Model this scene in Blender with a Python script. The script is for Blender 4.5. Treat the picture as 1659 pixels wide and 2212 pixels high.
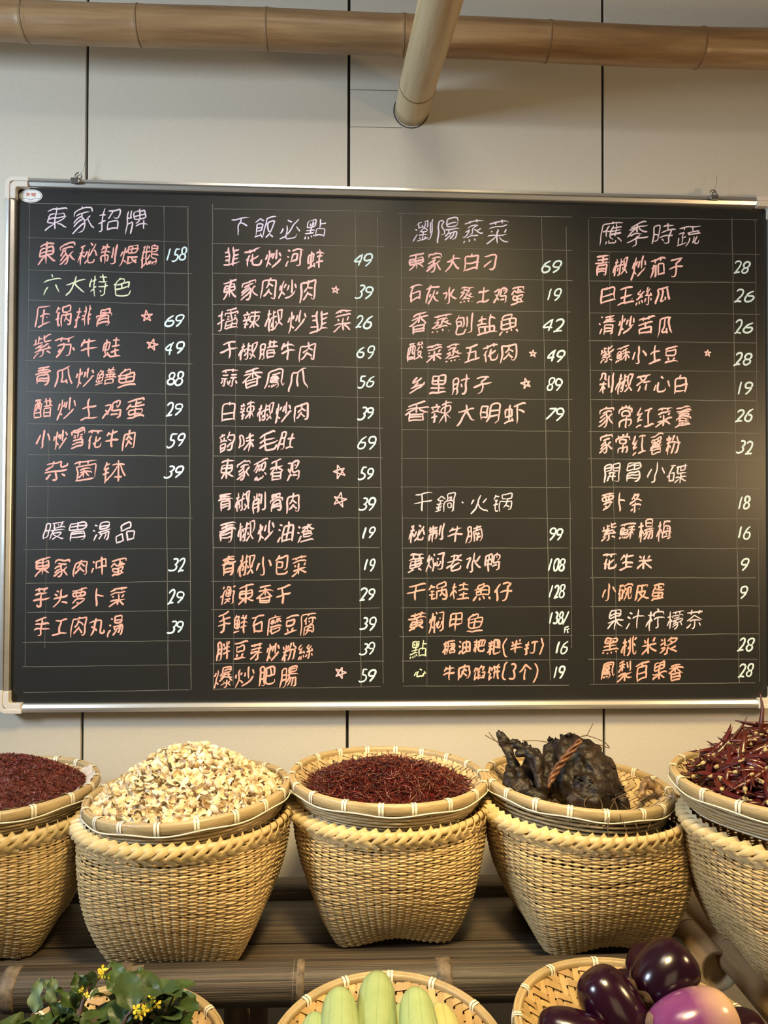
import bpy, bmesh, math, random
from mathutils import Vector, Matrix, Quaternion, noise
random.seed(7)
PI = math.pi
S = bpy.context.scene
COL = S.collection
for o in list(bpy.data.objects): bpy.data.objects.remove(o)

# ------------------------------------------------------------------ camera
IW, IH, F = 1659, 2212, 1660.0
YAW, PITCH = math.radians(2.17), math.radians(0.95)
HOR = 1170.0
CAMZ = 1.495
CY = IH / 2 + (HOR - (IH / 2 + F * math.tan(PITCH)))
cd = bpy.data.cameras.new('camera'); cam = bpy.data.objects.new('camera', cd); COL.objects.link(cam)
cd.sensor_fit = 'VERTICAL'; cd.sensor_height = 24; cd.sensor_width = 18; cd.lens = F / IH * 24
cd.shift_y = (CY - IH / 2) / IH
cd.clip_start = 0.02
cam.location = (0, 0, CAMZ)
cam.rotation_euler = (PI / 2 + PITCH, 0, -YAW)
S.camera = cam
CR = cam.rotation_euler.to_matrix()

def P(px, py, Y):
    """point of the photograph at world depth y=Y"""
    d = CR @ Vector(((px - IW / 2) / F, -(py - CY) / F, -1))
    return Vector((0, 0, CAMZ)) + d * (Y / d.y)

# ------------------------------------------------------------------ light
W = bpy.data.worlds.new('world'); S.world = W; W.use_nodes = True
bg = W.node_tree.nodes['Background']
bg.inputs[0].default_value = (1.0, 0.80, 0.56, 1); bg.inputs[1].default_value = 0.10

def area(name, loc, target, size, power, col, size_y=None, spread=PI):
    l = bpy.data.lights.new(name, 'AREA'); l.size = size; l.energy = power; l.color = col
    if size_y: l.shape = 'RECTANGLE'; l.size_y = size_y
    l.spread = spread
    o = bpy.data.objects.new(name, l); COL.objects.link(o); o.location = loc
    o.rotation_euler = (Vector(target) - Vector(loc)).to_track_quat('-Z', 'Y').to_euler()
    return o

area('ceiling_lamp', (-0.15, 0.55, 3.2), (0.0, 1.72, 1.3), 0.55, 14, (1.0, 0.88, 0.72))
area('window_light', (-1.9, 0.35, 2.15), (0.2, 1.72, 1.6), 0.5, 18, (0.72, 0.86, 1.0), 0.5, spread=math.radians(110))
area('room_light', (0.7, -1.6, 1.9), (0.2, 1.7, 1.2), 1.3, 7, (1.0, 0.78, 0.44))
area('tray_lamp', (0.25, 0.35, 2.75), (0.15, 1.50, 0.90), 0.30, 13.5, (1.0, 0.74, 0.34), spread=math.radians(78))
area('side_lamp', (1.55, 0.75, 1.75), (0.7, 1.5, 1.0), 0.22, 11, (1.0, 0.66, 0.32))
S.view_settings.view_transform = 'Standard'; S.view_settings.look = 'None'
S.view_settings.gamma = 1; S.view_settings.exposure = 0.0
S.view_settings.use_curve_mapping = False

# ------------------------------------------------------------------ helpers
def tag(o, label=None, cat=None, group=None, kind=None):
    if label: o['label'] = label
    if cat: o['category'] = cat
    if group: o['group'] = group
    if kind: o['kind'] = kind
    return o

def empty(name, loc=(0, 0, 0), rot=(0, 0, 0)):
    o = bpy.data.objects.new(name, None); COL.objects.link(o); o.location = loc; o.rotation_euler = rot
    o.empty_display_size = .05
    return o

class MB:
    def __init__(s): s.v = []; s.f = []
    def add(s, v, f):
        n = len(s.v); s.v += [tuple(p) for p in v]; s.f += [tuple(i + n for i in q) for q in f]
    def box(s, c, d, R=None):
        v = [Vector(((i & 1) - .5, ((i >> 1) & 1) - .5, ((i >> 2) & 1) - .5)) * 1 for i in range(8)]
        v = [Vector((p.x * d[0], p.y * d[1], p.z * d[2])) for p in v]
        if R is not None: v = [R @ p for p in v]
        v = [p + Vector(c) for p in v]
        s.add(v, [(0, 2, 3, 1), (4, 5, 7, 6), (0, 1, 5, 4), (2, 6, 7, 3), (0, 4, 6, 2), (1, 3, 7, 5)])
    def tube(s, pts, rad, n=8, closed=False, cap=True, flat=1.0, up=None):
        """tube along pts; rad number or list; flat squashes along the second axis"""
        pts = [Vector(p) for p in pts]; m = len(pts)
        if not hasattr(rad, '__len__'): rad = [rad] * m
        V = []; prev = Vector(up) if up is not None else None
        for i, p in enumerate(pts):
            a = pts[(i - 1) % m] if (closed or i > 0) else p
            b = pts[(i + 1) % m] if (closed or i < m - 1) else p
            t = (b - a)
            t = t.normalized() if t.length > 1e-9 else Vector((0, 0, 1))
            if prev is None: prev = Vector((0, 0, 1)) if abs(t.z) < .9 else Vector((1, 0, 0))
            x = prev - t * prev.dot(t)
            x = x.normalized() if x.length > 1e-6 else t.orthogonal().normalized()
            if up is None: prev = x
            y = t.cross(x)
            for k in range(n):
                an = 2 * PI * k / n
                V.append(p + (x * math.cos(an) * flat + y * math.sin(an)) * rad[i])
        Fc = []
        for i in range(m if closed else m - 1):
            j = (i + 1) % m
            for k in range(n):
                k2 = (k + 1) % n
                Fc.append((i * n + k, i * n + k2, j * n + k2, j * n + k))
        if cap and not closed:
            Fc.append(tuple(range(n - 1, -1, -1))); Fc.append(tuple((m - 1) * n + k for k in range(n)))
        s.add(V, Fc)
    def lathe(s, prof, n=32, close=False):
        V = []; m = len(prof)
        for r, z in prof:
            for k in range(n):
                a = 2 * PI * k / n; V.append((r * math.cos(a), r * math.sin(a), z))
        Fc = []
        for i in range(m if close else m - 1):
            j = (i + 1) % m
            for k in range(n):
                k2 = (k + 1) % n; Fc.append((i * n + k, i * n + k2, j * n + k2, j * n + k))
        s.add(V, Fc)
    def grid(s, fn, nu, nv):
        V = [fn(i / nu, j / nv) for j in range(nv + 1) for i in range(nu + 1)]
        Fc = [(j * (nu + 1) + i, j * (nu + 1) + i + 1, (j + 1) * (nu + 1) + i + 1, (j + 1) * (nu + 1) + i) for j in range(nv) for i in range(nu)]
        s.add(V, Fc)
    def mesh(s, name, m, smooth=True):
        me = bpy.data.meshes.new(name); me.from_pydata(s.v, [], s.f); me.update()
        if m: me.materials.append(m)
        if smooth and len(me.polygons): me.polygons.foreach_set('use_smooth', [True] * len(me.polygons))
        return me
    def build(s, name, m, parent=None, smooth=True, loc=None):
        return inst(name, s.mesh(name, m, smooth), parent, loc)

def inst(name, me, parent=None, loc=None, rot=None, scale=None):
    o = bpy.data.objects.new(name, me); COL.objects.link(o)
    if parent: o.parent = parent
    if loc is not None: o.location = loc
    if rot is not None:
        if isinstance(rot, Quaternion): o.rotation_mode = 'QUATERNION'; o.rotation_quaternion = rot
        else: o.rotation_euler = rot
    if scale is not None: o.scale = (scale,) * 3 if not hasattr(scale, '__len__') else scale
    return o

def bevel(o, w=.001, seg=2):
    b = o.modifiers.new('bevel', 'BEVEL'); b.width = w; b.segments = seg; b.limit_method = 'ANGLE'; return o

# ------------------------------------------------------------------ materials
def mat(name, c1, c2=None, scale=10, stretch=(1, 1, 1), rough=.6, bump=0, bscale=None, c3=None, rnd=0, isl=0, contrast=.5, metal=0, spec=.5, coat=0, det=5, trans=0, sss=0):
    m = bpy.data.materials.new(name); m.use_nodes = True; nt = m.node_tree; N = nt.nodes; L = nt.links
    b = N['Principled BSDF']; b.inputs['Roughness'].default_value = rough; b.inputs['Metallic'].default_value = metal
    b.inputs['Specular IOR Level'].default_value = spec; b.inputs['Coat Weight'].default_value = coat; b.inputs['Coat Roughness'].default_value = .3
    b.inputs['Base Color'].default_value = (*c1, 1)
    if sss: b.inputs['Subsurface Weight'].default_value = sss; b.inputs['Subsurface Scale'].default_value = .01
    tc = N.new('ShaderNodeTexCoord'); mp = N.new('ShaderNodeMapping'); L.new(tc.outputs['Object'], mp.inputs[0]); mp.inputs['Scale'].default_value = stretch
    out = None
    if c2 is not None:
        n = N.new('ShaderNodeTexNoise'); n.inputs['Scale'].default_value = scale; n.inputs['Detail'].default_value = det; n.inputs['Roughness'].default_value = .6
        L.new(mp.outputs[0], n.inputs['Vector'])
        r = N.new('ShaderNodeValToRGB'); L.new(n.outputs['Fac'], r.inputs[0])
        r.color_ramp.elements[0].position = .5 - contrast * .5 + .05; r.color_ramp.elements[1].position = .5 + contrast * .5 - .05
        r.color_ramp.elements[0].color = (*c1, 1); r.color_ramp.elements[1].color = (*c2, 1)
        if c3 is not None:
            e = r.color_ramp.elements.new(.5); e.color = (*c3, 1)
        out = r.outputs[0]
    if rnd or isl:
        h = N.new('ShaderNodeHueSaturation')
        if out: L.new(out, h.inputs['Color'])
        else: h.inputs['Color'].default_value = (*c1, 1)
        src = None
        if rnd: src = N.new('ShaderNodeObjectInfo').outputs['Random']; am = rnd
        else: src = N.new('ShaderNodeNewGeometry').outputs['Random Per Island']; am = isl
        mr = N.new('ShaderNodeMapRange'); L.new(src, mr.inputs[0]); mr.inputs[3].default_value = 1 - am; mr.inputs[4].default_value = 1 + am * .7
        L.new(mr.outputs[0], h.inputs['Value']); 
        mr2 = N.new('ShaderNodeMapRange'); ml = N.new('ShaderNodeMath'); ml.operation = 'MULTIPLY'; ml.inputs[1].default_value = 7.31
        fr = N.new('ShaderNodeMath'); fr.operation = 'FRACT'; L.new(src, ml.inputs[0]); L.new(ml.outputs[0], fr.inputs[0]); L.new(fr.outputs[0], mr2.inputs[0])
        mr2.inputs[3].default_value = .5 - am * .04; mr2.inputs[4].default_value = .5 + am * .03; L.new(mr2.outputs[0], h.inputs['Hue'])
        out = h.outputs[0]
    if out: L.new(out, b.inputs['Base Color'])
    if bump:
        n2 = N.new('ShaderNodeTexNoise'); n2.inputs['Scale'].default_value = bscale or scale * 3; n2.inputs['Detail'].default_value = 4
        L.new(mp.outputs[0], n2.inputs['Vector'])
        bp = N.new('ShaderNodeBump'); bp.inputs['Strength'].default_value = bump; bp.inputs['Distance'].default_value = .002
        L.new(n2.outputs['Fac'], bp.inputs['Height']); L.new(bp.outputs[0], b.inputs['Normal'])
    return m

def stripes(m, angle_n, col, amount, axis='xy', power=6, wob=0.6):
    """thin darker ribs running along local z"""
    nt = m.node_tree; N = nt.nodes; L = nt.links; b = N['Principled BSDF']
    tc = N.new('ShaderNodeTexCoord'); sp = N.new('ShaderNodeSeparateXYZ'); L.new(tc.outputs['Object'], sp.inputs[0])
    at = N.new('ShaderNodeMath'); at.operation = 'ARCTAN2'; L.new(sp.outputs[1], at.inputs[0]); L.new(sp.outputs[0], at.inputs[1])
    ns = N.new('ShaderNodeTexNoise'); ns.inputs['Scale'].default_value = 14; L.new(tc.outputs['Object'], ns.inputs['Vector'])
    mu0 = N.new('ShaderNodeMath'); mu0.operation = 'MULTIPLY_ADD'; mu0.inputs[1].default_value = wob; L.new(ns.outputs['Fac'], mu0.inputs[0])
    mu = N.new('ShaderNodeMath'); mu.operation = 'MULTIPLY'; mu.inputs[1].default_value = angle_n / 2; L.new(at.outputs[0], mu.inputs[0]); L.new(mu.outputs[0], mu0.inputs[2])
    si = N.new('ShaderNodeMath'); si.operation = 'SINE'; L.new(mu0.outputs[0], si.inputs[0])
    ab = N.new('ShaderNodeMath'); ab.operation = 'ABSOLUTE'; L.new(si.outputs[0], ab.inputs[0])
    pw = N.new('ShaderNodeMath'); pw.operation = 'POWER'; pw.inputs[1].default_value = power; L.new(ab.outputs[0], pw.inputs[0])
    sc = N.new('ShaderNodeMath'); sc.operation = 'MULTIPLY'; sc.inputs[1].default_value = amount; L.new(pw.outputs[0], sc.inputs[0])
    mx = N.new('ShaderNodeMix'); mx.data_type = 'RGBA'; L.new(sc.outputs[0], mx.inputs[0]); mx.inputs[7].default_value = (*col, 1)
    src = b.inputs['Base Color'].links[0].from_socket; L.new(src, mx.inputs[6]); L.new(mx.outputs[2], b.inputs['Base Color'])

def gradient(m, c, lo, hi, axis=2):
    """blend towards colour c along a local axis"""
    nt = m.node_tree; N = nt.nodes; L = nt.links; b = N['Principled BSDF']
    tc = N.new('ShaderNodeTexCoord'); sp = N.new('ShaderNodeSeparateXYZ'); L.new(tc.outputs['Object'], sp.inputs[0])
    ns = N.new('ShaderNodeTexNoise'); ns.inputs['Scale'].default_value = 25; L.new(tc.outputs['Object'], ns.inputs['Vector'])
    ma = N.new('ShaderNodeMath'); ma.operation = 'MULTIPLY_ADD'; ma.inputs[1].default_value = (hi - lo) * .5; L.new(ns.outputs['Fac'], ma.inputs[0]); L.new(sp.outputs[axis], ma.inputs[2])
    mr = N.new('ShaderNodeMapRange'); L.new(ma.outputs[0], mr.inputs[0]); mr.inputs[1].default_value = lo; mr.inputs[2].default_value = hi
    mx = N.new('ShaderNodeMix'); mx.data_type = 'RGBA'; L.new(mr.outputs[0], mx.inputs[0]); mx.inputs[7].default_value = (*c, 1)
    src = b.inputs['Base Color'].links[0].from_socket; L.new(src, mx.inputs[6]); L.new(mx.outputs[2], b.inputs['Base Color'])

M = {}
M['panel'] = mat('wall_laminate', (.57, .535, .46), (.63, .595, .52), 260, (1, 1, 1), .45, .25, 420, contrast=.6)
M['seam'] = mat('seam_black', (.012, .012, .012), rough=.7)
M['bamboo'] = mat('bamboo_tan', (.20, .115, .055), (.46, .31, .16), 9, (.35, 5, 5), .38, .25, 40, c3=(.33, .205, .10), contrast=.55, coat=.15)
M['bamboo2'] = mat('bamboo_pale', (.42, .33, .19), (.62, .50, .31), 9, (6, 6, .5), .42, .25, 40, c3=(.54, .43, .25), contrast=.6, coat=.1)
M['bamboo_dark'] = mat('bamboo_weathered', (.018, .013, .009), (.15, .105, .064), 12, (.12, 14, 14), .55, .8, 30, c3=(.060, .043, .028), contrast=.5, coat=.1, rnd=.15)
M['bamboo_side'] = mat('bamboo_side', (.20, .12, .055), (.44, .28, .14), 8, (6, 6, .5), .42, .3, 40, contrast=.6, coat=.1)
M['node'] = mat('bamboo_node', (.17, .10, .05), (.27, .17, .085), 30, rough=.5)
M['node_dark'] = mat('bamboo_node_worn', (.24, .18, .12), (.05, .035, .024), 60, rough=.6)
M['cut'] = mat('cut_bamboo', (.50, .38, .22), (.30, .20, .10), 60, rough=.7)
M['board'] = mat('blackboard', (.0115, .0125, .0125), (.017, .017, .016), 3, rough=.42, spec=.42, contrast=.7)
M['alu'] = mat('aluminium', (.62, .62, .60), (.72, .71, .69), 40, (.05, 1, 1), .33, metal=.85)
M['cap'] = mat('cap_plastic', (.66, .61, .54), (.70, .65, .58), 8, rough=.45)
M['sticker'] = mat('sticker_white', (.80, .80, .78), rough=.35)
M['blue'] = mat('sticker_blue', (.10, .18, .32), rough=.4)
M['red'] = mat('sticker_red', (.62, .16, .10), rough=.4)
M['chalkline'] = mat('ruled_chalk', (.115, .112, .10), (.17, .165, .15), 18, rough=.8, contrast=.6)
M['steel'] = mat('clip_steel', (.45, .46, .46), (.25, .25, .25), 90, rough=.25, metal=.9)
def chalk(n, c, d): return mat(n, d, c, 55, (1, 1, 1), .75, contrast=.55)
M['t_lilac'] = chalk('chalk_lilac', (.82, .72, .80), (.64, .52, .62))
M['t_violet'] = chalk('chalk_violet', (.84, .79, .98), (.66, .58, .84))
M['t_red'] = chalk('chalk_red', (.88, .48, .43), (.74, .33, .29))
M['t_pink'] = chalk('chalk_pink', (.88, .59, .62), (.76, .44, .48))
M['t_orange'] = chalk('chalk_orange', (.90, .49, .41), (.76, .35, .28))
M['t_green'] = chalk('chalk_green', (.76, .80, .58), (.62, .66, .44))
M['t_white'] = chalk('chalk_white', (.68, .86, .93), (.56, .74, .82))
M['cane'] = mat('cane_weave', (.34, .23, .10), (.68, .52, .285), 22, (1, 1, 3.5), .5, .3, 160, c3=(.56, .41, .20), isl=.16, contrast=.75, spec=.35)
M['cane_in'] = mat('cane_stake', (.44, .29, .13), (.58, .41, .20), 30, rough=.55, isl=.15)
M['braid'] = mat('cane_braid', (.60, .46, .22), (.80, .66, .38), 50, rough=.42, rnd=.14, spec=.45, contrast=.7)
M['braid_low'] = mat('cane_braid_low', (.52, .385, .18), (.70, .545, .30), 50, rough=.5, rnd=.16, contrast=.7)
M['hoop'] = mat('tray_hoop', (.30, .235, .12), (.54, .45, .265), 12, (1, 1, 4), .42, .3, 90, c3=(.48, .36, .19), contrast=.7, coat=.1)
M['tray'] = mat('tray_weave', (.40, .29, .15), (.66, .50, .28), 25, rough=.5, isl=.28, contrast=.8, spec=.35)
M['tray_front'] = mat('tray_weave_wide', (.38, .24, .09), (.62, .43, .20), 25, rough=.5, rnd=.26, contrast=.8, spec=.35)
M['binding'] = mat('white_binding', (.80, .74, .58), (.88, .83, .70), 60, rough=.45)
M['shell'] = mat('cream_curls', (.78, .63, .42), (.90, .80, .62), 60, rough=.5, rnd=.13, spec=.35, contrast=.8, sss=.1)
M['shell_fill'] = mat('cream_curls_fill', (.74, .58, .38), (.86, .75, .56), 60, rough=.55, isl=.16, spec=.3)
M['chilli'] = mat('dried_chilli', (.035, .004, .003), (.105, .011, .007), 40, rough=.26, rnd=.35, coat=.25, contrast=.7, bump=.4, bscale=150)
M['chilli_fill'] = mat('dried_chilli_fill', (.03, .004, .003), (.08, .009, .006), 40, rough=.3, isl=.35, coat=.2)
M['stem'] = mat('chilli_cap', (.34, .25, .10), (.50, .40, .20), 90, rough=.5, rnd=.2)
M['shred'] = mat('chilli_shreds', (.055, .009, .006), (.20, .034, .012), 30, rough=.26, rnd=.4, coat=.2)
M['shred_fill'] = mat('chilli_shreds_fill', (.040, .007, .005), (.13, .020, .010), 30, rough=.28, isl=.45, coat=.2)
M['flake'] = mat('chilli_flakes', (.085, .018, .016), (.21, .052, .038), 60, rough=.45, isl=.5, spec=.4)
M['flake_base'] = mat('chilli_powder', (.06, .013, .012), (.11, .024, .020), 90, rough=.8, bump=.8, bscale=300)
M['meat'] = mat('smoked_meat', (.004, .003, .002), (.055, .032, .018), 34, rough=.48, bump=1.0, bscale=140, c3=(.016, .010, .007), contrast=.6, spec=.35)
M['meat_strip'] = mat('smoked_rind', (.035, .014, .007), (.20, .075, .025), 70, (1, 1, 1), .45, .8, 120, contrast=.6, coat=.2)
M['meat_brown'] = mat('smoked_offcut', (.05, .022, .010), (.36, .22, .10), 45, rough=.5, bump=1, bscale=120)
M['twine'] = mat('twine', (.08, .05, .025), (.16, .10, .055), 80, rough=.8)
M['pepper'] = mat('peppercorn_black', (.010, .007, .009), (.03, .02, .02), 60, rough=.3, isl=.4)
M['melon'] = mat('gourd_green', (.29, .39, .16), (.42, .51, .25), 30, rough=.42, rnd=.10, contrast=.7, spec=.4, sss=.1, bump=.15, bscale=200)
stripes(M['melon'], 10, (.16, .24, .06), .45, power=160, wob=.5)
M['melon_y'] = mat('gourd_yellow', (.46, .45, .17), (.56, .55, .26), 30, rough=.45, rnd=.08)
stripes(M['melon_y'], 10, (.30, .28, .08), .5, power=40)
M['egg'] = mat('aubergine_dark', (.008, .001, .006), (.022, .002, .012), 10, rough=.19, coat=0, spec=.6, rnd=.2)
M['egg_p'] = mat('aubergine_violet', (.13, .022, .13), (.22, .06, .20), 14, rough=.2, coat=0)
gradient(M['egg_p'], (.66, .45, .27), .075, .135)
M['calyx'] = mat('aubergine_calyx', (.11, .085, .04), (.24, .15, .12), 50, rough=.6, bump=.6, bscale=100)
M['leaf'] = mat('leaf_green', (.025, .055, .012), (.075, .12, .03), 30, rough=.42, isl=.2, rnd=.25, spec=.45, bump=.4, bscale=120)
M['leaf_b'] = mat('leaf_underside', (.11, .18, .10), (.17, .25, .15), 30, rough=.55, rnd=.2)
M['stalk'] = mat('stalk_purple', (.055, .025, .028), (.11, .07, .05), 30, rough=.4)
M['flower'] = mat('flower_yellow', (.82, .66, .05), (.90, .78, .12), 60, rough=.5)
M['liner'] = mat('liner_film', (.50, .42, .38), (.62, .56, .52), 40, rough=.3)
M['dark'] = mat('dark_timber', (.018, .013, .010), (.035, .026, .019), 12, (.3, 4, 4), .7)
M['floor'] = mat('floor_stone', (.16, .14, .12), (.22, .20, .17), 6, rough=.6)
M['wood_leg'] = mat('leg_bamboo', (.10, .07, .045), (.18, .12, .075), 12, (5, 5, .4), .5)
M['tape'] = mat('paper_scrap', (.25, .19, .13), (.30, .23, .16), 40, rough=.8)

# ------------------------------------------------------------------ structure
WY = 1.72
def wall():
    b = MB(); b.box((.1, WY + .035, 1.4), (5.0, .05, 2.9))
    w = b.build('wall_back', M['seam'], None, False); tag(w, kind='structure')
    # tall laminate panels with open black joints between them
    seams = [(189, 90, 177, 1600), (754, 90, 750, 1600), (1302, 130, 1305, 1600)]
    def seamx(s, z):
        a = P(s[0], s[1], WY); c = P(s[2], s[3], WY); t = (z - a.z) / (c.z - a.z); return a.x + (c.x - a.x) * t
    z0, z1 = .0, 2.84
    g = .0031
    L = [(-2.3, -2.3)] + [(seamx(s, z0), seamx(s, z1)) for s in seams] + [(1.06 + .03, 1.06), (1.7, 1.7), (2.5, 2.5)]
    wid = L[2][0] - L[1][0]
    L[0] = (L[1][0] - wid, L[1][1] - wid); L.insert(0, (-2.4, -2.4))
    for i in range(len(L) - 1):
        (a0, a1), (b0, b1) = L[i], L[i + 1]
        y0, y1 = WY, WY + .011
        v = [(a0 + g, y0, z0), (b0 - g, y0, z0), (b1 - g, y0, z1), (a1 + g, y0, z1)]
        v += [(x, y1, z) for x, y, z in v]
        m = MB(); m.add(v, [(0, 1, 2, 3), (4, 7, 6, 5), (0, 4, 5, 1), (1, 5, 6, 2), (2, 6, 7, 3), (3, 7, 4, 0)])
        bevel(m.build('wall_panel', M['panel'], w, False), .0006, 1)
    # thin scored joints of the service hatch behind the pole end
    for y in (195, 275):
        a = P(757, y - .5, WY); c = P(869, y + .5, WY)
        m = MB(); m.box(((a.x + c.x) / 2, WY - .0002, (a.z + c.z) / 2), (c.x - a.x, .0006, .0012))
        m.build('hatch_joint', M['chalkline'], w, False)
    # dark ring of the hole that takes the pole
    f = MB(); f.box((0.1, 0.2, -.02), (5.0, 4.0, .04)); tag(f.build('floor', M['floor'], None, False), kind='structure')
wall()
ev = MB(); ev.box((0.1, 1.425, 2.80), (5.0, .59, .10)); tag(ev.build('shade_slab', M['panel'], None, False), kind='structure')  # unseen overhead slab, added and sized to shade the top of the wall

# ------------------------------------------------------------------ bamboo poles
def pole(name, p0, p1, r0, r1, nodes, m, label, axis='X', n=28, seglen=.03, bend=(), cap=False, grp=None, nodem='node', sink=None):
    p0, p1 = Vector(p0), Vector(p1); Ln = (p1 - p0).length
    q = (p1 - p0).to_track_quat('Z', 'Y')
    root = empty(name, p0); root.rotation_mode = 'QUATERNION'; root.rotation_quaternion = q
    ts = sorted(set([round(i / max(1, int(Ln / seglen)), 4) for i in range(int(Ln / seglen) + 1)] + [round(min(1, max(0, t + d / Ln)), 4) for t in nodes for d in (-.012, -.006, -.0028, 0, .0028, .006, .012)]))
    pts = []; rad = []
    def off(t):
        x = sum(a * math.sin(PI * fr * t + ph) for a, fr, ph in bend)
        return x
    for t in ts:
        r = r0 + (r1 - r0) * t
        for nd in nodes:
            d = abs(t - nd) * Ln
            if d < .013: r *= 1 + .035 * math.exp(-(d / .006) ** 2) - .03 * math.exp(-(d / .0016) ** 2)
        pts.append((0, off(t), t * Ln)); rad.append(r)
    b = MB(); b.tube(pts, rad, n, cap=not cap, up=(1, 0, 0))
    culm = b.build('culm', m, root)
    for nd in nodes:
        if 0 < nd < 1:
            r = r0 + (r1 - r0) * nd
            rb = MB(); rb.lathe([(r * .99, -.0028), (r * 1.035, -.0018), (r * 1.047, 0), (r * 1.03, .0018), (r * .99, .0028)], n)
            rb.build('node_ring', M[nodem], root, loc=(0, off(nd), nd * Ln))
    if cap:
        cb = MB(); cb.lathe([(r1, Ln), (r1 * .80, Ln + .0005), (r1 * .78, Ln - .02), (.0001, Ln - .022)], n); cb.build('cut_end', M['cut'], root)
    tag(root, label, 'bamboo pole', grp)
    return root

# long horizontal pole: its material grain runs along local z, so reuse a z-stretched version
def zmat(src, name, sx):
    m = M[src].copy(); m.name = name
    for n in m.node_tree.nodes:
        if n.type == 'MAPPING': n.inputs['Scale'].default_value = sx
    return m
M['bamboo_z'] = zmat('bamboo', 'bamboo_tan_z', (5, 5, .35)); M['bd_z'] = zmat('bamboo_dark', 'bamboo_weathered_z', (14, 14, .12))
YP = 1.572
a = P(-260, 32, YP); c = P(1900, 118, YP + .02)
Lx = c.x - a.x
def tpx(px): return (P(px, 80, YP).x - a.x) / Lx
pole('bamboo_pole', a, c, .0385, .0385, [tpx(x) for x in (-200, 57, 301, 577, 872, 1186, 1517, 1800)], M['bamboo_z'],
     'long tan bamboo pole running level across the top of the wall', bend=[(.0012, 7, .5), (.0015, 4, 2.0)])
e0 = P(889, 237, WY + .004); e1 = P(952, -2, 1.335); d = (e0 - e1)
s0 = e1 - d * 1.6
tl = (e0 - s0).length
pole('bamboo_pole', s0, e0, .0395, .0385, [.12, .48, 1 - .26 * .385 / 1.0], M['bamboo2'],
     'pale bamboo pole jutting towards the viewer, its lower end let into the wall', bend=[(.003, 5, .5)])
wr = MB(); wr.lathe([(.0385, 0), (.0402, -.0004), (.0402, .001)], 36)
o = wr.build('pole_socket', M['seam'], bpy.data.objects['wall_back']); 
q = Vector((0, 1, 0)).to_track_quat('Z', 'Y'); o.rotation_mode = 'QUATERNION'; o.rotation_quaternion = q; ee = P(888, 239, WY - .001); o.location = ee

# ------------------------------------------------------------------ menu board
BY = 1.70
corn = [P(20, 389, BY), P(1673, 433, BY), P(1677, 1526, BY), P(4, 1537, BY)]
C0 = sum(corn, Vector()) / 4
def bil(u, v):
    return corn[0] * (1 - u) * (1 - v) + corn[1] * u * (1 - v) + corn[2] * u * v + corn[3] * (1 - u) * v
board = empty('menu_board', C0)
tag(board, 'large black writing board in an aluminium frame, chalked with a Chinese menu and prices', 'blackboard')
loc = lambda p: Vector(p) - C0
WB = (corn[1] - corn[0]).length; HB = (corn[3] - corn[0]).length
FW = .027
def rail(p, q, inward):
    p, q = loc(p), loc(q); t = (q - p).normalized(); n = Vector((0, -1, 0)); i = inward
    p = p + t * .012; q = q - t * .012
    prof = [(0, -.004), (0, .012), (.0015, .0145), (.0095, .0150), (.0110, .0135), (.0113, .0095), (.0125, .0095), (.0130, .0120), (.0140, .0125), (.0240, .0095), (.0262, .0080), (.0270, .0020), (.0270, -.004)]
    V = []; 
    for e in (p, q):
        for w, h in prof: V.append(e + i * w * .66 + n * h)
    k = len(prof); Fc = [(j, (j + 1) % k, k + (j + 1) % k, k + j) for j in range(k)] + [tuple(range(k - 1, -1, -1)), tuple(range(k, 2 * k))]
    b = MB(); b.add(V, Fc); return b.build('frame_rail', M['alu'], board, False)
ex = (corn[1] - corn[0]).normalized(); ez = (corn[0] - corn[3]).normalized()
rail(corn[0], corn[1], -ez); rail(corn[3], corn[2], ez); rail(corn[0], corn[3], ex); rail(corn[1], corn[2], -ex)
pb = MB()
cc = [loc(bil(u, v)) for u, v in ((.008, .012), (.992, .012), (.992, .988), (.008, .988))]
V = [p + Vector((0, 0, 0)) for p in cc] + [p + Vector((0, .01, 0)) for p in cc]
pb.add(V, [(3, 2, 1, 0), (4, 5, 6, 7), (0, 1, 5, 4), (1, 2, 6, 5), (2, 3, 7, 6), (3, 0, 4, 7)])
panel = pb.build('writing_surface', M['board'], board, False)
# rounded plastic corners
def corner(p, dx, dz):
    # L-shaped cap with two steps
    p = loc(p); X = ex * dx; Z = ez * dz
    def lay(o0, wid, leg, h0, h1, r):
        pts = []
        for k in range(9):
            an = PI / 2 * k / 8
            pts.append((o0 + r - r * math.cos(an), o0 + r - r * math.sin(an)))
        pts = [(o0, leg)] + pts + [(leg, o0)]
        pin = [(o0 + wid, leg)] + [(o0 + wid + r * .45 - r * .45 * math.cos(PI / 2 * k / 8), o0 + wid + r * .45 - r * .45 * math.sin(PI / 2 * k / 8)) for k in range(9)] + [(leg, o0 + wid)]
        n = len(pts); V = []
        for h in (h0, h1):
            for (a_, b_) in pts + pin: V.append(p + X * a_ + Z * b_ + Vector((0, -1, 0)) * h)
        Fc = []
        for i in range(n - 1):
            Fc.append((2 * n + i, 2 * n + i + 1, 3 * n + i + 1, 3 * n + i))
            Fc.append((i, i + 1, 2 * n + i + 1, 2 * n + i)); Fc.append((n + i, 3 * n + i, 3 * n + i + 1, n + i + 1))
        Fc += [(0, 2 * n, 3 * n, n), (n - 1, 2 * n - 1, 4 * n - 1, 3 * n - 1)]
        return V, Fc
    b = MB(); b.add(*lay(-.0015, .0095, .048, -.004, .0165, .016)); b.add(*lay(.0078, .0122, .0455, -.004, .0148, .012))
    ob = b.build('corner_cap', M['cap'], board, False); bevel(ob, .0012, 2); return ob
corner(corn[0], 1, -1); corner(corn[1], -1, -1); corner(corn[3], 1, 1); corner(corn[2], -1, 1)
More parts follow.
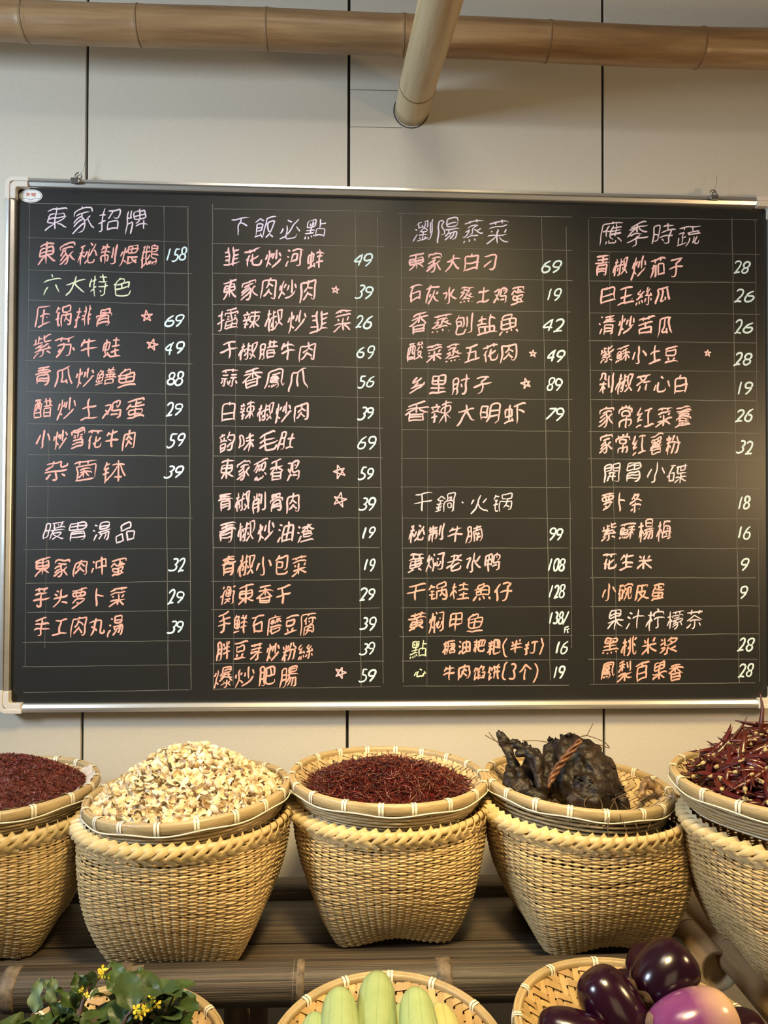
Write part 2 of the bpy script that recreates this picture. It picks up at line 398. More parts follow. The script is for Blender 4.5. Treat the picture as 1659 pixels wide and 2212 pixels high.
# ruled lines
def BP(px, py, h=.0003): return loc(P(px, py, BY)) + Vector((0, -h, 0))
def ruled(x0, y0, x1, y1, w=.75, seg=6, name='ruled_line'):
    b = MB(); n = seg; a_, c_ = Vector((x0, y0)), Vector((x1, y1)); t = (c_ - a_).normalized(); pr = Vector((-t.y, t.x))
    V = []
    for i in range(n + 1):
        q = a_ + (c_ - a_) * (i / n) + pr * (random.uniform(-.6, .6) if 0 < i < n else 0); ww = w * random.uniform(.7, 1.15)
        for sgn in (-1, 1): p2 = q + pr * ww * sgn; V.append(BP(p2.x, p2.y))
    b.add(V, [(2 * i, 2 * i + 1, 2 * i + 3, 2 * i + 2) for i in range(n)])
    b.build(name, M['chalkline'], board, False)
HL = {0: [(439, 447), (513, 523), (583, 591), (648, 659), (714, 722), (779, 786), (846, 852), (915, 920), (982, 985), (1051, 1052), (1118, 1119), (1187, 1185), (1260, 1256), (1323, 1319), (1388, 1384), (1440, 1436), (1496, 1490)],
      1: [(451, 457), (526, 533), (590, 598), (658, 665), (722, 731), (787, 795), (853, 859), (920, 925), (985, 989), (1051, 1053), (1119, 1119), (1183, 1183), (1256, 1251), (1317, 1313), (1380, 1375), (1434, 1428), (1489, 1483)],
      2: [(461, 469), (534, 541), (600, 606), (669, 674), (731, 736), (796, 800), (860, 863), (928, 932), (990, 992), (1052, 1053), (1119, 1120), (1184, 1184), (1249, 1249), (1313, 1310), (1375, 1373), (1428, 1425), (1482, 1480)],
      3: [(470, 475), (543, 550), (607, 611), (676, 679), (736, 741), (800, 803), (863, 866), (932, 936), (991, 994), (1052, 1055), (1119, 1121), (1184, 1185), (1248, 1248), (1310, 1309), (1373, 1369), (1424, 1424), (1478, 1475)]}
XE = [(63, 409), (459, 823), (866, 1230), (1273, 1634)]
for c_, rows in HL.items():
    for k, (ya, yb) in enumerate(rows):
        xa, xb = XE[c_]; xa += random.uniform(-6, 4) - (k * .6 if c_ == 0 else 0); xb += random.uniform(-3, 8)
        ruled(xa, ya, xb, yb, random.uniform(.5, .8), 10)
for x0, y0, x1, y1, w in [(64, 440, 54, 1440, .5), (354, 445, 364, 1490, .7), (406, 450, 413, 1490, .8), (109, 780, 97, 1400, .4), (459, 440, 461, 1491, .9), (511, 560, 504, 1480, .4),
                          (767, 457, 780, 1485, .7), (815, 470, 828, 1476, .7), (866, 465, 871, 1474, .7), (925, 535, 922, 1480, .4), (1170, 470, 1189, 1470, .7), (1223, 490, 1235, 1400, .6),
                          (1271, 474, 1283, 1478, .7), (1316, 545, 1333, 1478, .5), (1581, 470, 1597, 1474, .8), (1631, 475, 1641, 1473, .5)]:
    ruled(x0, y0, x1, y1, w, 24)
# ---- handwriting
_tc = bpy.data.curves.new('glyph', 'FONT'); _to = bpy.data.objects.new('glyph', _tc); COL.objects.link(_to)
_tc.resolution_u = 3
import numpy as np
_gl = {}
NG = 104
def thin_img(im):
    im = im.astype(np.uint8)
    while True:
        ch = 0
        for st in (0, 1):
            p = np.pad(im, 1)
            n = [p[:-2, 1:-1], p[:-2, 2:], p[1:-1, 2:], p[2:, 2:], p[2:, 1:-1], p[2:, :-2], p[1:-1, :-2], p[:-2, :-2]]
            B = sum(x.astype(int) for x in n)
            A = sum(((n[i] == 0) & (n[(i + 1) % 8] == 1)).astype(int) for i in range(8))
            if st == 0: c = (n[0] * n[2] * n[4] == 0) & (n[2] * n[4] * n[6] == 0)
            else: c = (n[0] * n[2] * n[6] == 0) & (n[0] * n[4] * n[6] == 0)
            k = (im == 1) & (B >= 2) & (B <= 6) & (A == 1) & c
            if k.any(): im = im.copy(); im[k] = 0; ch += 1
        if not ch: return im
def glyph(ch):
    """pen strokes of a character: the centre lines of the built-in font's glyph, joined through crossings"""
    if ch in _gl: return _gl[ch]
    _tc.body = ch
    dg = bpy.context.evaluated_depsgraph_get(); dg.update()
    me = bpy.data.meshes.new_from_object(_to.evaluated_get(dg)); me.calc_loop_triangles()
    V = np.array([v.co[:2] for v in me.vertices]); T = [tuple(t.vertices) for t in me.loop_triangles]; bpy.data.meshes.remove(me)
    im = np.zeros((NG + 12, NG + 12), bool); G_ = (V + np.array([0.0, .14])) * NG + 4
    for t in T:
        a_, b_, c_ = G_[list(t)]
        x0, y0 = np.floor(np.minimum(np.minimum(a_, b_), c_)).astype(int); x1, y1 = np.ceil(np.maximum(np.maximum(a_, b_), c_)).astype(int)
        X, Y_ = np.meshgrid(np.arange(x0, x1 + 1), np.arange(y0, y1 + 1))
        def ed(p, q): return (q[0] - p[0]) * (Y_ - p[1]) - (q[1] - p[1]) * (X - p[0])
        e = [ed(a_, b_), ed(b_, c_), ed(c_, a_)]
        k = ((e[0] >= -.01) & (e[1] >= -.01) & (e[2] >= -.01)) | ((e[0] <= .01) & (e[1] <= .01) & (e[2] <= .01))
        im[Y_[k].clip(0, NG + 11), X[k].clip(0, NG + 11)] = True
    sk = thin_img(im)
    px = set(zip(*np.nonzero(sk)[::-1]))
    def nb(p):
        o = [(p[0] + dx, p[1] + dy) for dx, dy in ((1, 0), (-1, 0), (0, 1), (0, -1)) if (p[0] + dx, p[1] + dy) in px]
        for dx, dy in ((1, 1), (1, -1), (-1, 1), (-1, -1)):
            q = (p[0] + dx, p[1] + dy)
            if q in px and (p[0] + dx, p[1]) not in px and (p[0], p[1] + dy) not in px: o.append(q)
        return o
    deg = {p: nb(p) for p in px}
    nodes = {p for p in px if len(deg[p]) != 2}
    cl = {}
    for p in sorted(nodes):
        if p in cl: continue
        cid = len(set(cl.values())); st = [p]; cl[p] = cid
        while st:
            q = st.pop()
            for r in deg[q]:
                if r in nodes and r not in cl and len(deg[r]) > 2 and len(deg[q]) > 2: cl[r] = cid; st.append(r)
    cen = {}
    for p, c in cl.items(): cen.setdefault(c, []).append(p)
    cen = {c: (sum(p[0] for p in v) / len(v), sum(p[1] for p in v) / len(v)) for c, v in cen.items()}
    seen = set(); edges = []
    for p in sorted(nodes):
        for q in deg[p]:
            if q in nodes and cl.get(q) == cl[p]: continue
            if (p, q) in seen: continue
            path = [p, q]; seen.add((p, q)); prev, cur = p, q
            while cur not in nodes:
                nx = [r for r in deg[cur] if r != prev]
                if not nx: break
                prev, cur = cur, nx[0]; path.append(cur)
            seen.add((cur, prev))
            if cur in nodes:
                pts = [cen[cl[p]]] + [tuple(x) for x in path[1:-1]] + [cen[cl[cur]]]; edges.append([cl[p], cl[cur], pts])
    vis = {q for e in edges for q in e[2]} | nodes
    rest = [p for p in sorted(px) if p not in vis and len(deg[p]) == 2]
    while rest:                                   # closed loops
        p = rest[0]; path = [p]; prev, cur = None, p
        while True:
            nx = [r for r in deg[cur] if r != prev and (r not in path or r == p)]
            if not nx: break
            prev, cur = cur, nx[0]; path.append(cur)
            if cur == p: break
        sp = set(path); rest = [q for q in rest if q not in sp]
        if len(path) > 6: edges.append([-1 - len(edges), -1000 - len(edges), path])
    dg_ = {}
    for e in edges: dg_[e[0]] = dg_.get(e[0], 0) + 1; dg_[e[1]] = dg_.get(e[1], 0) + 1
    edges = [e for e in edges if not (len(e[2]) < 4.5 and (dg_[e[0]] == 1) != (dg_[e[1]] == 1) and len(edges) > 2)]
    def ang(pts):
        a_ = Vector(pts[0]); b_ = Vector(pts[min(6, len(pts) - 1)]); d_ = b_ - a_
        return d_.normalized() if d_.length else Vector((1, 0))
    inc = {}
    for i, e in enumerate(edges):
        if e[0] != e[1]: inc.setdefault(e[0], []).append((i, 0)); inc.setdefault(e[1], []).append((i, 1))
    link = {}
    for c, L_ in inc.items():
        pr = []
        for x in range(len(L_)):
            for y in range(x + 1, len(L_)):
                A_ = ang(edges[L_[x][0]][2][::1 if L_[x][1] == 0 else -1]); B_ = ang(edges[L_[y][0]][2][::1 if L_[y][1] == 0 else -1])
                pr.append((A_.dot(B_), L_[x], L_[y]))
        used = set()
        for d_, x, y in sorted(pr, key=lambda z: z[0]):
            if d_ < -.70 and x not in used and y not in used: link[x] = y; link[y] = x; used |= {x, y}
    done = set(); strokes = []
    order = sorted(range(len(edges)), key=lambda i: (((i, 0) in link) + ((i, 1) in link)))
    for i in order:
        if i in done: continue
        end = 0 if (i, 0) not in link else 1
        # walk from a free end
        cur, e0 = i, end; pts = []
        while True:
            done.add(cur); pp = edges[cur][2] if e0 == 0 else edges[cur][2][::-1]
            pts += pp if not pts else pp[1:]
            nxt = link.get((cur, 1 - e0))
            if not nxt or nxt[0] in done: break
            cur, e0 = nxt
        strokes.append(pts)
    out = []
    for pts in strokes:
        a_ = np.array(pts, float)
        if len(a_) > 2:
            for _ in range(3):
                b_ = a_.copy(); b_[1:-1] = (a_[:-2] + a_[1:-1] * 2 + a_[2:]) / 4; a_ = b_
        n_ = max(2, min(14, int(len(a_) / 4) + 2)); idx = np.linspace(0, len(a_) - 1, n_)
        a_ = np.stack([np.interp(idx, np.arange(len(a_)), a_[:, k]) for k in (0, 1)], 1)
        a_ = (a_ - 4) / NG - np.array([0, .14])
        d_ = a_[-1] - a_[0]
        if (abs(d_[0]) > abs(d_[1]) and d_[0] < 0) or (abs(d_[0]) <= abs(d_[1]) and d_[1] > 0): a_ = a_[::-1]
        out.append([tuple(p) for p in a_])
    _gl[ch] = out
    return out
def write(name, text, x0, x1, yc0, yc1, h, m, thin=0.0, sh=.18, slant=.08, jit=1.05, pen=2.1, label=None):
    """text spread over x0..x1 px, h px tall, drawn stroke by stroke with a marker of uneven pressure"""
    b = MB()
    wts = [(.45 if ch in '、()（）' else .62 if ch in '1234567890/' else 1.0) for ch in text]
    tot = sum(wts); xc = x0; layer = 0; n = len(text)
    for i, ch in enumerate(text):
        w = (x1 - x0) * wts[i] / tot; cx = xc + w / 2; xc += w
        t = (cx - x0) / max(1, x1 - x0); cy = yc0 + (yc1 - yc0) * t
        G_ = glyph(ch)
        if not G_: continue
        al = [p for s_ in G_ for p in s_]
        ax = min(v[0] for v in al); bx_ = max(v[0] for v in al); ay = min(v[1] for v in al); by = max(v[1] for v in al)
        gx, gy = (ax + bx_) / 2, (ay + by) / 2
        cjk = ord(ch) > 0x3000 and ch != '、'
        if cjk: gx = (gx + .5) / 2; gy = (gy + .38) / 2
        kx = w * .95 if cjk else (w * .74) / max(.25, bx_ - ax)
        ky = h / (.92 if cjk else .72)
        if ch in '1/': kx = ky * .9
        if ch == '、': kx = ky = h * .5
        if cjk: kx = min(kx, ky * 1.2)
        kx *= random.uniform(.92, 1.05); ky *= random.uniform(.90, 1.06)
        rot = random.uniform(-.06, .06) * jit; sd = random.uniform(0, 100); s2 = sh + random.uniform(-.04, .05)
        cy += random.uniform(-1.8, 1.8) * jit
        dense = max(.62, 1 - .022 * max(0, len(G_) - 7))
        for st in G_:
            ox, oy = random.gauss(0, .012) * jit, random.gauss(0, .012) * jit; ln = random.uniform(.97, 1.10)
            L_ = sum(math.dist(st[k], st[k + 1]) for k in range(len(st) - 1))
            mx_, my_ = (st[0][0] + st[-1][0]) / 2, (st[0][1] + st[-1][1]) / 2
            pts = []
            for k, (vx, vy) in enumerate(st):
                vx = mx_ + (vx - mx_) * ln; vy = my_ + (vy - my_) * ln
                x, y = vx - gx + ox, vy - gy + oy
                x += noise.noise(Vector((vx * 2.3, vy * 2.3, sd))) * .09 * jit; y += noise.noise(Vector((vx * 2.3, vy * 2.3, sd + 33))) * .09 * jit
                u = k / (len(st) - 1); bow = math.sin(PI * u) * .022 * jit * (1 if L_ > .3 else 0)
                y += bow; x -= bow * .5
                y2 = y + s2 * x; x2 = x + slant * y
                pts.append(Vector((cx + (x2 * math.cos(rot) - y2 * math.sin(rot)) * kx, cy - (x2 * math.sin(rot) + y2 * math.cos(rot)) * ky)))
            # finer path
            P2 = []
            for k in range(len(pts) - 1):
                p0_, p1_, p2_, p3_ = pts[max(0, k - 1)], pts[k], pts[k + 1], pts[min(len(pts) - 1, k + 2)]
                for j in range(2):
                    q = j / 2; P2.append(.5 * ((2 * p1_) + (p2_ - p0_) * q + (2 * p0_ - 5 * p1_ + 4 * p2_ - p3_) * q * q + (3 * p1_ - p0_ - 3 * p2_ + p3_) * q ** 3))
            P2.append(pts[-1])
            if cjk and L_ > .28 and random.random() < .35:
                e_ = (P2[-1] - P2[-2]).normalized(); P2.append(P2[-1] + Vector((e_.y * .7 - e_.x * .5, -e_.x * .7 - e_.y * .5)) * 3.2 * (1 if e_.y > .3 else -1))
            nn_ = len(P2); pw_ = pen * dense * random.uniform(.85, 1.15); V = []; hh = .0005 + layer * .0000035; layer += 1
            heavy = random.random() < .5
            for k, p in enumerate(P2):
                a_ = P2[max(0, k - 1)]; c_ = P2[min(nn_ - 1, k + 1)]; t_ = (c_ - a_); t_ = t_.normalized() if t_.length > 1e-6 else Vector((1, 0))
                pr = Vector((-t_.y, t_.x)); u = k / max(1, nn_ - 1)
                pr = (pr + Vector((.25, -.25)) * (1 if pr.dot(Vector((.7, -.7))) > 0 else -1)).normalized()
                prof = (.78 + .34 * (u if heavy else 1 - u)) * (min(1, .45 + u * 5)) * (min(1, (.55 if heavy else .25) + (1 - u) * 4))
                if not cjk: prof = min(1, .6 + u * 4) * min(1, .6 + (1 - u) * 4)
                ww = pw_ * prof
                V += [BP(*(p - pr * ww), hh), BP(*(p + pr * ww), hh)]
            b.add(V, [(2 * k, 2 * k + 1, 2 * k + 3, 2 * k + 2) for k in range(nn_ - 1)])
    return b.build(name, m, board, False)
rows = [
 # text, x0, x1, yc, h, colour, price, px0, px1, py, star
 ('東家招牌', 93, 323, 474, 54, 't_lilac'), ('東家秘制煨鵝', 78, 346, 549, 46, 't_red', '158', 357, 404, 550, None), ('六大特色', 88, 290, 616, 44, 't_green'),
 ('压锅排骨', 70, 247, 684, 44, 't_red', '69', 357, 397, 693, (317, 684, 22)), ('紫苏牛蛙', 68, 267, 750, 48, 't_red', '49', 355, 399, 752, (329, 745, 22)),
 ('青瓜炒鳝鱼', 70, 297, 813, 42, 't_red', '88', 362, 397, 818, None), ('醋炒土鸡蛋', 69, 318, 884, 46, 't_red', '29', 358, 395, 885, None),
 ('小炒雪花牛肉', 76, 297, 948, 42, 't_red', '59', 362, 400, 951, None), ('杂菌钵', 90, 277, 1016, 46, 't_red', '39', 357, 396, 1019, None),
 ('暖胃湯品', 92, 297, 1149, 44, 't_lilac'), ('東家肉冲蛋', 72, 276, 1225, 40, 't_orange', '32', 366, 402, 1221, None),
 ('芋头萝卜菜', 68, 275, 1290, 44, 't_orange', '29', 361, 397, 1291, None), ('手工肉丸湯', 70, 270, 1353, 42, 't_orange', '39', 363, 397, 1355, None),
 ('下飯必點', 490, 710, 492, 46, 't_violet'), ('韭花炒河蚌', 478, 704, 557, 42, 't_pink', '49', 764, 806, 562, None),
 ('東家肉炒肉', 475, 686, 625, 46, 't_pink', '39', 768, 806, 632, (725, 626, 15)), ('擂辣椒炒韭菜', 468, 765, 692, 46, 't_pink', '26', 768, 806, 696, None),
 ('干椒腊牛肉', 473, 686, 757, 42, 't_pink', '69', 772, 808, 762, None), ('蒜香鳳爪', 471, 669, 818, 42, 't_pink', '56', 772, 811, 824, None),
 ('白辣椒炒肉', 475, 671, 890, 42, 't_pink', '39', 775, 807, 893, None), ('韵味毛肚', 469, 642, 954, 42, 't_pink', '69', 775, 813, 956, None),
 ('東家葱香鸡', 473, 651, 1016, 44, 't_pink', '59', 775, 808, 1023, (733, 1019, 27)), ('青椒削骨肉', 469, 652, 1084, 46, 't_pink', '39', 777, 811, 1089, (734, 1080, 28)),
 ('青椒炒油渣', 469, 680, 1149, 44, 't_pink', '19', 779, 811, 1151, None), ('青椒小包菜', 475, 665, 1220, 46, 't_orange', '19', 783, 811, 1220, None),
 ('衡東香干', 473, 632, 1284, 44, 't_orange', '29', 777, 810, 1285, None), ('手鲜石磨豆腐', 466, 683, 1347, 44, 't_orange', '39', 779, 812, 1348, None),
 ('胖豆芽炒粉絲', 466, 678, 1406, 40, 't_orange', '39', 779, 810, 1403, None), ('爆炒肥腸', 459, 648, 1461, 44, 't_orange', '59', 776, 812, 1460, (735, 1453, 22)),
 ('瀏陽蒸菜', 888, 1102, 499, 50, 't_violet'), ('東家大白刁', 880, 1078, 567, 40, 't_pink', '69', 1172, 1212, 576, None),
 ('石灰水蒸土鸡蛋', 878, 1137, 636, 40, 't_pink', '19', 1178, 1212, 638, None), ('香蒸刨盐魚', 880, 1125, 699, 46, 't_pink', '42', 1172, 1219, 704, None),
 ('酸菜蒸五花肉', 878, 1119, 762, 42, 't_pink', '49', 1181, 1220, 770, (1151, 764, 15)), ('乡里肘子', 877, 1065, 831, 42, 't_pink', '89', 1182, 1214, 832, (1136, 829, 20)),
 ('香辣大明虾', 873, 1138, 893, 46, 't_pink', '79', 1180, 1219, 895, None), ('干鍋、火锅', 888, 1110, 1087, 42, 't_lilac'),
 ('秘制牛腩', 880, 1045, 1152, 40, 't_pink', '99', 1186, 1216, 1154, None), ('黄焖老水鸭', 878, 1085, 1214, 42, 't_pink', '108', 1181, 1221, 1220, None),
 ('干锅桂魚仔', 875, 1112, 1279, 40, 't_orange', '128', 1184, 1221, 1278, None), ('黄焖甲鱼', 880, 1047, 1343, 42, 't_orange', '138/', 1184, 1228, 1335, None),
 ('點', 883, 927, 1403, 38, 't_green'), ('糖油粑粑(半打)', 954, 1178, 1397, 30, 't_orange', '16', 1196, 1228, 1398, None),
 ('心', 888, 928, 1453, 20, 't_green'), ('牛肉馅饼(3个)', 954, 1165, 1452, 34, 't_orange', '19', 1192, 1220, 1452, None),
 ('應季時蔬', 1293, 1515, 507, 52, 't_lilac'), ('青椒炒茄子', 1280, 1480, 577, 44, 't_pink', '28', 1585, 1620, 579, None),
 ('白玉絲瓜', 1292, 1452, 638, 38, 't_pink', '26', 1585, 1631, 640, None), ('清炒苦瓜', 1290, 1457, 703, 42, 't_pink', '26', 1585, 1629, 708, None),
 ('紫蘇小土豆', 1293, 1467, 765, 40, 't_pink', '28', 1584, 1625, 777, (1528, 763, 14)), ('剁椒齐心白', 1289, 1489, 829, 42, 't_pink', '19', 1590, 1625, 838, None),
 ('家常红菜薹', 1289, 1496, 900, 48, 't_pink', '26', 1589, 1629, 898, None), ('家常红薯粉', 1291, 1471, 960, 44, 't_pink', '32', 1591, 1629, 967, None),
 ('開胃小碟', 1299, 1487, 1021, 44, 't_lilac'), ('萝卜条', 1297, 1388, 1084, 42, 't_pink', '18', 1592, 1620, 1086, None),
 ('紫蘇楊梅', 1296, 1454, 1147, 42, 't_pink', '16', 1591, 1622, 1151, None), ('花生米', 1296, 1411, 1213, 36, 't_pink', '9', 1599, 1617, 1220, None),
 ('小碗皮蛋', 1297, 1440, 1279, 38, 't_orange', '9', 1597, 1615, 1280, None), ('果汁柠檬茶', 1307, 1522, 1338, 42, 't_lilac'),
 ('黑桃米浆', 1297, 1465, 1396, 40, 't_orange', '28', 1593, 1629, 1394, None), ('鳳梨百果香', 1294, 1478, 1450, 42, 't_orange', '28', 1595, 1627, 1449, None)]
for r in rows:
    t, x0, x1, yc, h, c_ = r[:6]
    sl = .023 * (1 - (yc - 400) / 1000) * (x1 - x0) * .5
    head = c_ in ('t_lilac', 't_violet', 't_green')
    write('heading' if head else 'dish_name', t, x0, x1, yc - sl, yc + sl, h, M[c_], pen=1.65 if head else 2.0)
    if len(r) > 6:
        write('price', r[6], r[7], r[8], r[9] - .5, r[9] + .5, 31, M['t_white'], sh=.03, slant=.28, jit=.6, pen=1.9)
        if r[10]:
            sx, sy, ss = r[10]; b = MB(); rr = ss * .56; ro = random.uniform(-.3, .3)
            pts = [(sx + rr * math.sin(ro + 4 * PI * k / 5) * random.uniform(.85, 1.15), sy - rr * math.cos(ro + 4 * PI * k / 5) * random.uniform(.85, 1.15)) for k in range(5)]
            for k in range(5):
                a_, c2 = Vector(pts[k]), Vector(pts[(k + 1) % 5]); tt = (c2 - a_).normalized(); pr = Vector((-tt.y, tt.x)) * (1.3 if ss > 18 else 1.0)
                b.add([BP(*(a_ - pr), .0006 + k * .00003), BP(*(c2 - pr), .0006 + k * .00003), BP(*(c2 + pr), .0006 + k * .00003), BP(*(a_ + pr), .0006 + k * .00003)], [(0, 1, 2, 3)])
            b.build('star_mark', M['t_red' if sx < 400 else 't_pink'], board, False)
write('price', '斤', 1216, 1232, 1360, 1360, 15, M['t_white'], jit=.6, pen=1.3)
# oval maker's sticker with an open-book emblem and two small red characters
sb = MB(); n = 40
for i, (sc_, hh) in enumerate([(1, .0010)]):
    V = [BP(67 + 25 * sc_ * math.cos(2 * PI * k / n), 423.5 + 14.5 * sc_ * math.sin(2 * PI * k / n), hh) for k in range(n)]
    sb.add(V, [tuple(range(n))])
st = sb.build('oval_sticker', M['sticker'], board, False)
bl = MB()
for k in range(n):
    def q(rs, kk): return BP(67 + 23 * rs * math.cos(2 * PI * kk / n), 423.5 + 12.8 * rs * math.sin(2 * PI * kk / n), .0013)
    bl.add([q(1, k), q(1, k + 1), q(.965, k + 1), q(.965, k)], [(0, 1, 2, 3)])
for sgn in (-1, 1):
    for k in range(10):
        def bk(i, o_): 
            t_ = i / 10; return BP(67 + sgn * t_ * 20, 430.5 + o_ - 2.5 * math.sin(t_ * PI * .8) - (1 - t_) * -1.5, .0013)
        bl.add([bk(k, 0), bk(k + 1, 0), bk(k + 1, 1.1 - .05 * k), bk(k, 1.1 - .05 * k)], [(0, 1, 2, 3)])
x = bl.build('book_emblem', M['blue'], board, False)
_o = BP; BPold = BP
def BP(px, py, h=.0003): return BPold(px, py, max(h, .0013) + h)
write('sticker_lettering', '齐旺', 55, 79, 421, 421.5, 8, M['red'], sh=0, slant=0, jit=.2, pen=.6)
BP = BPold
# hanging clips with wire on the top rail
def clip(px, py, nm):
    p = loc(P(px, py, BY - .02))
    b = MB(); b.box(p, (.017, .006, .010)); b.box(p + Vector((0, .012, .006)), (.019, .03, .0015)); c_ = b.build('hanging_clip', M['steel'], board, False); bevel(c_, .0008)
    lp = MB(); lp.tube([p + Vector((.003 + .007 * math.cos(t), .012, .016 + .008 * math.sin(t))) for t in [2 * PI * k / 12 for k in range(12)]], .0016, 6, closed=True)
    lp.tube([p + Vector((.006 + .005 * math.cos(t), .010 + .004 * math.sin(t), .014 + .006 * math.sin(t))) for t in [2 * PI * k / 12 for k in range(12)]], .0014, 6, closed=True)
    lp.tube([p + Vector((.006, .014, .02)), p + Vector((.012, .018, .034)), p + Vector((.016, .019, .06))], .0004, 5)
    lp.build('wire_loop', M['steel'], board)
clip(162, 391, 'a'); clip(1543, 428, 'b')
bpy.data.objects.remove(_to)

# ------------------------------------------------------------------ bench
BZ = CAMZ - .695          # bench top
def slat(x0, x1, y0, y1, z, h, nodes, name='bench_slat', parent=None, arch=.006):
    """split bamboo length: gently arched upper face"""
    w = y1 - y0; b = MB(); nx = int((x1 - x0) / .04)
    prof = []
    for k in range(9):
        t = k / 8; prof.append((y0 + w * t, z - arch * (2 * t - 1) ** 4 * 1.6))
    prof += [(y1 - .002, z - h), (y0 + .002, z - h)]
    V = []; m_ = len(prof); sd = random.random() * 50
    for i in range(nx + 1):
        x_ = x0 + (x1 - x0) * i / nx
        bump_ = sum(.0022 * math.exp(-((x_ - nd) / .008) ** 2) for nd in nodes)
        wob = noise.noise(Vector((x_ * 2, sd, 0))) * .0015
        for (y_, z_) in prof: V.append((x_, y_ + wob, z_ + bump_ + wob))
    Fc = [(i * m_ + k, i * m_ + (k + 1) % m_, (i + 1) * m_ + (k + 1) % m_, (i + 1) * m_ + k) for i in range(nx) for k in range(m_)]
    Fc += [tuple(range(m_ - 1, -1, -1)), tuple(nx * m_ + k for k in range(m_))]
    b.add(V, Fc); o_ = b.build(name, M['bamboo_dark'], parent)
    bv = o_.modifiers.new('e', 'EDGE_SPLIT'); bv.split_angle = .7
    return o_
bench = empty('display_bench', (0, 1.45, BZ))
tag(bench, 'dark weathered bamboo bench running along the wall under the tall woven baskets', 'bench')
def par(o_, p_):
    o_.parent = p_; o_.matrix_parent_inverse = Matrix.Translation(-p_.location) if p_.rotation_mode == 'XYZ' and p_.rotation_euler[:] == (0, 0, 0) else p_.matrix_world.inverted(); return o_
xr = P(1400, 1960, 1.45).x
for ya, yb, zz, ar in ((1.289, 1.357, BZ, .004), (1.3575, 1.517, BZ, .003), (1.523, 1.60, BZ + .014, .012)):
    par(slat(-1.15, xr + .015, ya, yb - .001, zz, .012 if zz == BZ else .026, [-.9, -.42, P(962, 2000, 1.35).x, -.18 - ya * .1], parent=None, arch=ar), bench)
for x_ in (-1.0, -.2, .5):
    m_ = MB(); m_.box((x_, 1.46, BZ - .032), (.05, .33, .035)); par(m_.build('cross_bar', M['dark'], None, False), bench)
    for y_ in (1.33, 1.6):
        m_ = MB(); m_.tube([(x_, y_, 0), (x_, y_, BZ - .05)], .022, 14); par(m_.build('leg', M['wood_leg'], None), bench)
# front round rail of the bench
fr = MB(); pts = []; rad = []
nd = [P(px, 2100, 1.235).x for px in (20, 262, 640, 958)]
xx = -1.15
xe = P(1385, 2105, 1.25).x
while xx < xe:
    r_ = .033 + sum(.0013 * math.exp(-((xx - n_) / .007) ** 2) for n_ in nd) + noise.noise(Vector((xx * 3, 1, 1))) * .0008
    pts.append((xx, 1.250, BZ - .014 + noise.noise(Vector((xx * 1.5, 4, 1))) * .002)); rad.append(r_); xx += .012
fr.tube(pts, rad, 28, up=(0, 0, 1)); par(fr.build('front_rail', M['bamboo_dark'], None), bench)
for n_ in nd:
    zo = noise.noise(Vector((n_ * 1.5, 4, 1))) * .002; r2 = MB(); r2.tube([(n_ - .011, 1.250, BZ - .014 + zo), (n_ - .004, 1.250, BZ - .014 + zo), (n_ + .008, 1.250, BZ - .014 + zo), (n_ + .013, 1.250, BZ - .014 + zo)], [.0332, .0341, .0341, .0332], 28, up=(0, 0, 1))
    par(r2.build('node_ring', M['node_dark'], None), bench)
# side poles resting across the right end of the bench
q0 = P(1478, 1925, 1.60); q1 = P(1700, 2190, 1.02)
def at_z(px, py, z):
    d_ = CR @ Vector(((px - IW / 2) / F, -(py - CY) / F, -1)); return Vector((0, 0, CAMZ)) + d_ * ((z - CAMZ) / d_.z)
RP = .034
p_a = at_z(1462, 1915, BZ + .002); p_b = at_z(1688, 2170, BZ + .002)
pole('bamboo_pole', p_a + (p_a - p_b).normalized() * .02, p_b + (p_b - p_a).normalized() * .25, RP, RP, [.42, .78], M['bamboo_side'], 'thick brown bamboo pole slanting forward beside the rightmost basket', nodem='node')
p_c = at_z(1420, 1955, BZ - .016); p_d = at_z(1553, 2098, BZ - .016)
pole('bamboo_pole', p_c, p_d, .033, .034, [.55], M['bamboo_side'], 'short brown bamboo pole with a pale cut end behind the aubergines', cap=True, nodem='node')
# back rail lit at the right
b0 = at_z(1440, 1880, BZ + .03); b1 = b0 + Vector((.45, 0, 0))
pole('bamboo_pole', b0, b1 + Vector((0, 0, .0)), .024, .024, [.3], M['bamboo_side'], 'bamboo rail along the wall between the two right-hand baskets')
# lower shelf that carries the front trays
sh = empty('front_shelf', (0, .95, BZ - .12)); tag(sh, 'dark low shelf under the front trays, below the bench edge', 'shelf')
for k in range(4):
    m_ = MB(); m_.box((0.02, .80 + k * .105, BZ - .125), (2.6, .098, .02)); par(bevel(m_.build('plank', M['dark'], None, False), .003), sh)
for x_ in (-1.1, 1.1):
    for y_ in (.82, 1.12):
        m_ = MB(); m_.box((x_, y_, (BZ - .135) / 2), (.05, .05, BZ - .135)); par(m_.build('leg', M['dark'], None, False), sh)

